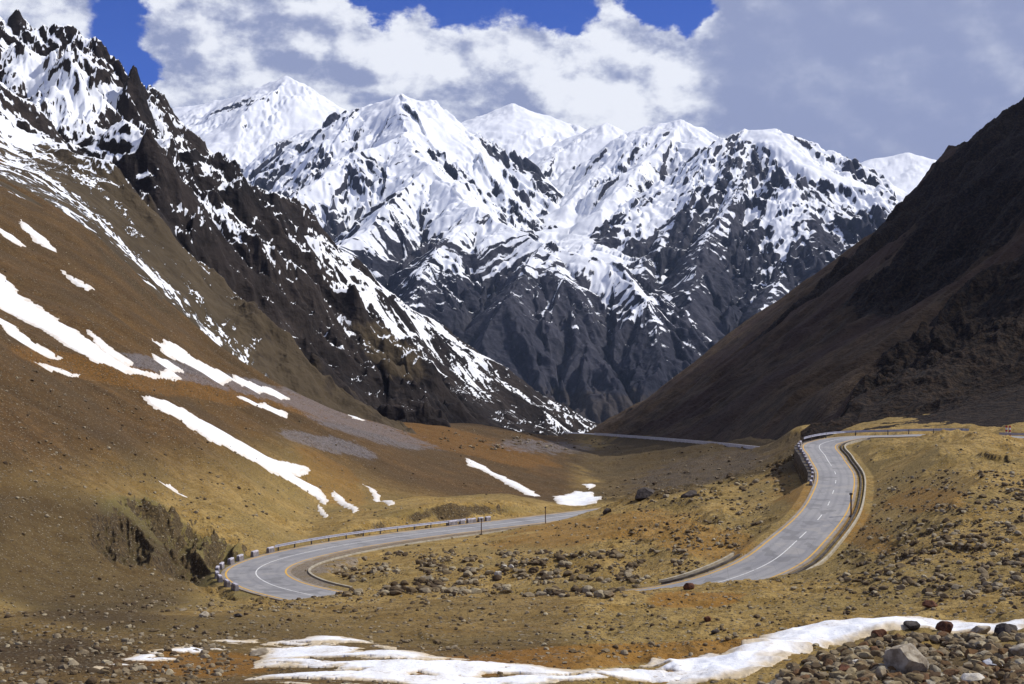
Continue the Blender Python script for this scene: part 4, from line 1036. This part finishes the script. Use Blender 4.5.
# special rocks: picture place of the foot, width in px
SPEC = [(906, 674, 43, R_PALE, .95, 'large pale tan boulder with a broad flat face in the bottom right rubble', 'boulder'),
        (879, 640, 17, R_RED, .85, 'round rust red rock at the snow edge above the large boulder', 'rock'),
        (911, 629, 19, R_DARK, .55, 'dark tilted slab of rock lying against the snow, right of the rust red rock', 'rock'),
        (945, 633, 18, R_RED, .7, 'dark brown rock lying against the foreground snow, right of the tilted slab', 'rock'),
        (1006, 638, 24, R_DARK, .85, 'dark pointed rock at the right edge in front of the snow', 'rock'),
        (980, 634, 22, R_PALE, .5, 'low tan rock between the dark brown rock and the dark pointed rock', 'rock'),
        (1020, 657, 24, R_PALE, .7, 'pale rounded rock cut by the right edge of the photo', 'rock'),
        (992, 668, 26, R_BLUE, .45, 'flat pale blue grey slab in the bottom right rubble', 'rock'),
        (973, 684, 26, R_WHITE, .7, 'pale rounded boulder at the bottom edge left of the blue grey slab', 'boulder'),
        (843, 676, 20, R_RED, .7, 'dark brown rounded rock left of the large pale boulder', 'rock'),
        (856, 668, 18, R_WHITE, .7, 'whitish rock between the dark brown rounded rock and the large boulder', 'rock'),
        (930, 608, 15, R_RED, .65, 'lone dark brown boulder on the slope behind the snow bank', 'boulder'),
        (708, 622, 9, R_RED, .85, 'small round red rock alone on the terrace', 'rock'),
        (715, 634, 11, R_DARK, .5, 'small flat dark rock on the terrace just above the snow bank', 'rock'),
        (688, 590, 13, R_RED, .7, 'dark red rock at the near edge of the right road', 'rock'),
        (498, 577, 8, R_WHITE, .95, 'tall whitish boulder in the pile between the two bends', 'boulder'),
        (504, 569, 6, R_WHITE, .8, 'left one of two white boulders on top of the middle pile', 'boulder'),
        (511, 569, 6, R_WHITE, .8, 'right one of two white boulders on top of the middle pile', 'boulder'),
        (550, 580, 8, R_PALE, .7, 'pale grey boulder at the right end of the middle pile', 'boulder'),
        (259, 656, 20, R_PALE, .35, 'long tan rock lying on the left end of the foreground snow', 'rock'),
        (607, 514, 10, R_DARK, .9, 'dark block of rock where the left road goes out of sight', 'rock'),
        (204, 618, 10, R_PALE, .6, 'pale tan rock on the terrace below the left bend', 'rock'),
        (238, 618, 11, R_DARK, .55, 'dark rock on the terrace below the left bend', 'rock'),
        (690, 498, 20, R_DARK, .45, 'dark rocky lump on the brown slope under the distant road', 'rock'),
        (645, 498, 26, R_DARK, .45, 'wide dark ragged outcrop on the crest left of the hairpin', 'rock')]
for px_, py_, wpx, mt_, sq, lb, nm in SPEC:
    x, y, z = [float(v[0]) for v in pix2ground(px_, py_ - 1)]
    r0 = wpx / F * y / 2
    v = rock_verts(IC3[0], rr, sq, 12, .07, .1)
    me = mesh_obj(nm, v, IC3[1], mt_, link=False).data
    try: me.set_sharp_from_angle(angle=math.radians(28))
    except Exception: pass
    o = bpy.data.objects.new(nm, me); COL.objects.link(o)
    o.scale = (r0, r0, r0); o.location = (x, y, float(gz(x, y)) + r0 * sq * 0.55); o.rotation_euler = (rr.uniform(-.25, .25), rr.uniform(-.25, .25), rr.uniform(-.5, .5))
    tag(o, lb, nm)
# scattered: regions in the picture, number, size range (m), group, label
REG = [((760, 1030, 636, 700), 5200, .07, .75, 'rocks of the bottom right rubble heap', 'tan or grey rock in the rubble heap at the bottom right'),
       ((-20, 230, 628, 690), 1000, .06, .5, 'rocks at the bottom left', 'weathered rock on the dark broken ground at the bottom left'),
       ((0, 1030, 596, 655), 1700, .06, .42, 'rocks on the terrace', 'loose rock lying on the ochre terrace in front of the roads'),
       ((330, 640, 552, 597), 2200, .16, 1.3, 'rocks of the pile between the bends', 'pale boulder in the long rock pile between the two bends'),
       ((630, 770, 498, 582), 900, .16, .9, 'rocks left of the right road', 'pale rock on the broken slope left of the right road'),
       ((840, 1030, 470, 600), 3200, .08, .75, 'rocks on the right hillside', 'rock on the stony hillside inside the right bend'),
       ((400, 640, 515, 560), 500, .12, .6, 'rocks above the pile', 'rock on the brown ground between the left road and the rock pile'),
       ((130, 420, 590, 612), 400, .1, .6, 'rocks beside the left bend', 'rock on the stony edge just in front of the left bend'),
       ((780, 860, 500, 600), 200, .12, .6, 'rocks beside the channel', 'rock beside the drainage channel of the right road'),
       ((440, 620, 428, 450), 260, .5, 2.4, 'rocks on the far hump', 'small dark rock on the pale hump under the crags'),
       ((0, 520, 240, 520), 1500, .15, .8, 'rocks on the brown hillside', 'small rock lying on the brown hillside'),
       ((600, 800, 445, 500), 500, .3, 1.5, 'rocks under the distant road', 'rock on the slope under the distant road')]
cand = []
for ri, ((x0, x1, y0, y1), cnt, s0_, s1_, grp, lb) in enumerate(REG):
    X_ = rr.uniform(x0, x1, cnt * 2); Y_ = rr.uniform(y0, y1, cnt * 2)
    cl_ = perlin(X_ / 28.0 + ri, Y_ / 9.0, 900 + ri) + rr.uniform(-.45, .45, cnt * 2)
    sel = np.argsort(-cl_)[:cnt]; X_, Y_ = X_[sel], Y_[sel]
    x, y, z = pix2ground(X_, Y_)
    dr, _, _ = road_dist(x, y, ROAD, 40); df, _, _ = road_dist(x, y, FAR, 40)
    ok = (np.abs(dr) > 5.3) & (np.abs(df) > 4.6) & ~((dr < 0) & (dr > -9) & (X_ < 620) & (Y_ < 590) & (ri != 4))
    if ri == 0:  # keep the snow clear
        lim = np.interp(X_, [760, 800, 860, 890, 1030], [684, 665, 642, 634, 634]); ok &= Y_ > lim
    if ri == 2:
        top = np.interp(X_, [0, 240, 340, 420, 590, 740, 800, 1030], [700, 640, 634, 648, 664, 642, 622, 616]); ok &= Y_ < top
    if ri == 5: ok &= (Y_ > np.interp(X_, [840, 870, 1030], [560, 470, 445]))
    s_ = s0_ + (s1_ - s0_) * rr.power(0.22, cnt) * .9
    s_ *= .5
    for k_ in np.where(ok)[0]: cand.append((s_[k_] / y[k_], x[k_], y[k_], s_[k_], ri))
cand.sort(key=lambda t_: -t_[0])
NI = 262
for _, x, y, s_, ri in cand[:NI]:
    o = bpy.data.objects.new('rock', PROTO[rr.integers(len(PROTO))]); COL.objects.link(o)
    o.location = (x, y, float(gz(x, y)) + s_ * .22); o.scale = (s_, s_ * rr.uniform(.8, 1.1), s_ * rr.uniform(.75, 1.1)); o.rotation_euler = (rr.uniform(-.4, .4), rr.uniform(-.4, .4), rr.uniform(0, 6.28))
    tag(o, REG[ri][5], 'rock', REG[ri][4])
rest = cand[NI:]
m_ = len(rest); VAR = [rock_verts(IC1[0], rr, rough_=0) for _ in range(14)]
RX = np.array([c_[1] for c_ in rest]); RY = np.array([c_[2] for c_ in rest]); RS = np.array([c_[3] for c_ in rest]); RZ = gz(RX, RY)
# fine stones strewn over all near ground
ex = 16000
pxs = rr.uniform(-60, 1084, ex); lds = np.exp(rr.uniform(math.log(34), math.log(240), ex)); xs = (pxs - CX) / F * lds
dr, _, _ = road_dist(xs, lds, ROAD, 40)
cf = perlin(xs / 6.0, lds / 6.0, 77) + rr.uniform(-.5, .5, ex)
kk_ = (np.abs(dr) > 5.3) & (cf > -0.1); xs, lds = xs[kk_], lds[kk_]
ss_ = (0.05 + .28 * rr.power(.25, len(xs))) * .5 * np.clip(lds / 75, .75, 2.0)
gx_, gy_ = xs, lds
RX = np.concatenate([RX, xs]); RY = np.concatenate([RY, lds]); RS = np.concatenate([RS, ss_]); RZ = np.concatenate([RZ, gz(xs, lds)])
m_ = len(RX); ang = rr.uniform(0, 6.28, m_); nv = len(IC1[0]); co = np.empty((m_, nv, 3)); vi = rr.integers(len(VAR), size=m_)
B_ = np.stack(VAR)[vi]; ca, sa = np.cos(ang)[:, None], np.sin(ang)[:, None]
co[:, :, 0] = (B_[:, :, 0] * ca - B_[:, :, 1] * sa) * RS[:, None] + RX[:, None]
co[:, :, 1] = (B_[:, :, 0] * sa + B_[:, :, 1] * ca) * RS[:, None] + RY[:, None]
co[:, :, 2] = B_[:, :, 2] * RS[:, None] + RZ[:, None] + RS[:, None] * .2
fc = (IC1[1][None] + (np.arange(m_) * nv)[:, None, None]).reshape(-1, 3)
def stone_mat():
    m, n, b = new_mat('loose stones'); r = n.attr('tone'); a = n.noise(n.pos(), 5.0, 5, .6)
    ramp = n.node('ShaderNodeValToRGB'); n.put(ramp.inputs[0], r); cr = ramp.color_ramp
    cr.elements[0].color = (0.055, 0.035, 0.02, 1); cr.elements[1].color = (0.40, 0.34, 0.22, 1); e = cr.elements.new(.5); e.color = (0.19, 0.14, 0.075, 1); e = cr.elements.new(.8); e.color = (0.30, 0.25, 0.17, 1)
    n.put(b.inputs['Base Color'], n.mix(n.ss(a, .35, .65, .4, 0), ramp.outputs[0], (.06, .045, .03))); return m
st = mesh_obj('loose_stones', co.reshape(-1, 3), fc, stone_mat(), smooth=False)
at_ = st.data.attributes.new('tone', 'FLOAT', 'POINT'); at_.data.foreach_set('value', np.repeat(rr.uniform(0, 1, m_), nv).astype(f32))
tag(st, 'countless small stones strewn over the ochre ground', kind='stuff')
print('rocks', m_, len(cand), round(time.time() - T0, 1))
# ------------------------------------------------------------------ sky, sun, camera
SUN_EL, SUN_AZ = math.radians(48), math.radians(82)
w = bpy.data.worlds.new('World'); scene.world = w; w.use_nodes = True
n = N(w.node_tree); n.n.clear()
out = n.node('ShaderNodeOutputWorld'); bg = n.node('ShaderNodeBackground'); bg.inputs['Strength'].default_value = 0.10
n.l.new(bg.outputs[0], out.inputs[0])
sky = n.node('ShaderNodeTexSky', sky_type='NISHITA'); sky.sun_disc = False; sky.sun_elevation = SUN_EL; sky.sun_rotation = SUN_AZ
sky.altitude = 4500; sky.air_density = 1.0; sky.dust_density = 0.2; sky.ozone_density = 2.5
dirv = n.vmath('NORMALIZE', n.node('ShaderNodeTexCoord').outputs['Generated'])
def dvec(px, py):
    v = np.array([(px - CX) / F, 1.0, (CY - py) / F]); return v / np.linalg.norm(v)
def dblob(px, py, rad, soft):          # rad, soft in degrees
    d = n.vmath('DOT_PRODUCT', wdir, tuple(dvec(px, py)))
    return n.ss(d, math.cos(math.radians(rad + soft)), math.cos(math.radians(max(rad - soft, 0))))
cs = n.scale(dirv, 1.0, 1.0, 1.5)
wn = n.noise(cs, 11.0, 6, 0.62, out='Color')
wdir = n.vmath('NORMALIZE', n.vmath('ADD', dirv, n.vmath('SCALE', n.vmath('SUBTRACT', wn, (0.5, 0.5, 0.5)), 0.10)))
def cl(scale, det=8, rough=0.55, off=(0, 0, 0)):
    return n.noise(n.vmath('ADD', cs, off), scale, det, rough)
c1 = cl(9.0, 9, 0.58); c2 = cl(4.0, 4, 0.5, (3, 1, 2))
c1s = cl(13.0, 8, 0.58, (0.010, 0.0, 0.014)); c1b = cl(13.0, 8, 0.58)
gap = n.math('MAXIMUM', n.math('MAXIMUM', dblob(98, 28, 1.3, 1.1), dblob(122, 66, 1.1, 0.9)), n.math('MAXIMUM', dblob(470, -14, 1.6, 1.0), dblob(540, -12, 1.6, 1.0)))
gap = n.math('MAXIMUM', gap, n.math('MAXIMUM', dblob(662, -2, 1.2, 0.9), dblob(405, -8, 1.2, 1.0)))
upz = n.node('ShaderNodeSeparateXYZ'); n.put(upz.inputs[0], dirv)
dens = n.add(n.add(0.47, n.mul(n.sub(c1, 0.5), 1.5)), n.mul(n.sub(c2, 0.5), 1.1))
dens = n.add(dens, n.mul(n.ss(n.vmath('DOT_PRODUCT', dirv, tuple(dvec(560, 60))), math.cos(math.radians(34)), math.cos(math.radians(16))), 0.6))
dens = n.add(dens, n.mul(n.math('MAXIMUM', dblob(760, 15, 2.6, 1.2), dblob(20, 0, 2.2, 0.9)), 0.8))
dens = n.sub(dens, n.mul(gap, 1.25))
cover = n.ss(dens, 0.24, 0.80)
# cloud brightness: sunlit billows and grey-violet undersides
lit = n.add(0.54, n.mul(n.sub(c1b, c1s), 4.6))
lit = n.add(lit, n.mul(n.sub(c1, 0.5), 1.0))
lit = n.add(lit, n.mul(n.sub(c2, 0.5), 0.5))
for a_, r_, s_, k_ in (((640, 60), 2.6, 2.4, 0.30), ((350, 60), 2.4, 2.2, 0.26), ((30, 10), 2.0, 2.0, -0.05), ((430, 70), 1.6, 1.5, 0.16), ((880, 70), 6.0, 3.0, -0.30), ((1010, 85), 1.0, 1.2, 0.35), ((250, 40), 2.5, 2.0, -0.12), ((520, 40), 2.0, 1.5, -0.1)):
    lit = n.add(lit, n.mul(dblob(a_[0], a_[1], r_, s_), k_))
flat = dblob(880, 70, 6.0, 3.0)
lit = n.add(n.mul(lit, n.ss(flat, 0, 1, 1.0, 0.25)), n.mul(flat, 0.10))
ccol = n.mix(n.ss(lit, 0.1, 1.0), (2.8, 3.2, 5.0), (8.9, 9.1, 9.7))
skyc = n.mix(1.0, sky.outputs[0], (0.21, 0.42, 1.10), 'MULTIPLY')
n.put(bg.inputs['Color'], n.mix(cover, skyc, ccol))

sl_ = bpy.data.lights.new('sun', 'SUN'); sl_.energy = 4.2; sl_.angle = math.radians(0.53); sl_.color = (1.0, 0.955, 0.88)
so = bpy.data.objects.new('sun', sl_); COL.objects.link(so)
from mathutils import Vector
sdir = Vector((math.cos(SUN_EL) * math.sin(SUN_AZ), math.cos(SUN_EL) * math.cos(SUN_AZ), math.sin(SUN_EL)))
so.rotation_euler = sdir.to_track_quat('Z', 'Y').to_euler()
so.location = sdir * 500

cam = bpy.data.cameras.new('camera'); cam.sensor_width = 36; cam.lens = 36 * F / 1024; cam.clip_start = 0.5; cam.clip_end = 120000
co_ = bpy.data.objects.new('camera', cam); COL.objects.link(co_); co_.rotation_euler = (math.pi / 2, 0, 0)
scene.camera = co_
hv = np.array([[x, y, z] for z in (-902, 2400) for x, y in ((-14500, -3000), (14500, -3000), (14500, 12000), (-14500, 12000))], float)
hz = mesh_obj('haze', hv, np.array([[0, 3, 2, 1], [4, 5, 6, 7], [0, 1, 5, 4], [1, 2, 6, 5], [2, 3, 7, 6], [3, 0, 4, 7]]), None, False)
hm = bpy.data.materials.new('haze'); hm.use_nodes = True; hn_ = N(hm.node_tree); hn_.n.clear()
ho = hn_.node('ShaderNodeOutputMaterial'); hp = hn_.node('ShaderNodeVolumePrincipled'); hp.inputs['Density'].default_value = 1.6e-5; hp.inputs['Color'].default_value = (0.50, 0.68, 1.0, 1); hp.inputs['Anisotropy'].default_value = 0.2
hn_.l.new(hp.outputs[0], ho.inputs['Volume']); hz.data.materials.append(hm); tag(hz, 'thin blue mountain air over the whole valley', kind='stuff')
# two unseen clouds added to shade the right slope and lower left hillside
from mathutils import noise as mn
cm = bpy.data.materials.new('shade cloud vapour'); cm.use_nodes = True; cn = N(cm.node_tree); cn.n.clear()
c_o = cn.node('ShaderNodeOutputMaterial'); c_p = cn.node('ShaderNodeVolumePrincipled'); c_p.inputs['Density'].default_value = 0.022; c_p.inputs['Color'].default_value = (1, 1, 1, 1); c_p.inputs['Anisotropy'].default_value = 0.5
cn.l.new(c_p.outputs[0], c_o.inputs['Volume'])
def cloud(tx, ty, tz, rx, ry, rz, ang, seed, label):
    v, f = ico(5); s_ = (2900 - tz) / sdir.z; c_ = np.array([tx, ty, tz]) + np.array(sdir) * s_
    o3 = np.array([seed * 3.1, seed * 1.7, seed * 5.3])
    dsp = np.array([1 + .45 * mn.fractal(Vector(p_ * 1.6 + o3), .6, 2.1, 5) for p_ in v])
    v = v * dsp[:, None]; v[:, 2] = np.where(v[:, 2] < 0, v[:, 2] * .45, v[:, 2]); v = v * np.array([rx, ry, rz])
    ca_, sa_ = math.cos(math.radians(ang)), math.sin(math.radians(ang))
    v = np.column_stack([v[:, 0] * ca_ - v[:, 1] * sa_, v[:, 0] * sa_ + v[:, 1] * ca_, v[:, 2]])
    o = mesh_obj('cloud', v, f, cm); o.location = tuple(c_); tag(o, label, kind='stuff')
cloud(760, 1050, 260, 640, 330, 120, 72, 1, 'large unseen white cloud added to shade the right slope')
cloud(-290, 60, 0, 200, 190, 90, 0, 2, 'small unseen white cloud added to shade the lower left hillside')
scene.cycles.volume_bounces = 0
vs = scene.view_settings; vs.view_transform = 'Standard'; vs.look = 'None'; vs.exposure = 0.08; vs.gamma = 1.0
scene.cycles.use_denoising = True
scene.cycles.max_bounces = 6; scene.cycles.diffuse_bounces = 3
print('script done', round(time.time() - T0, 1))
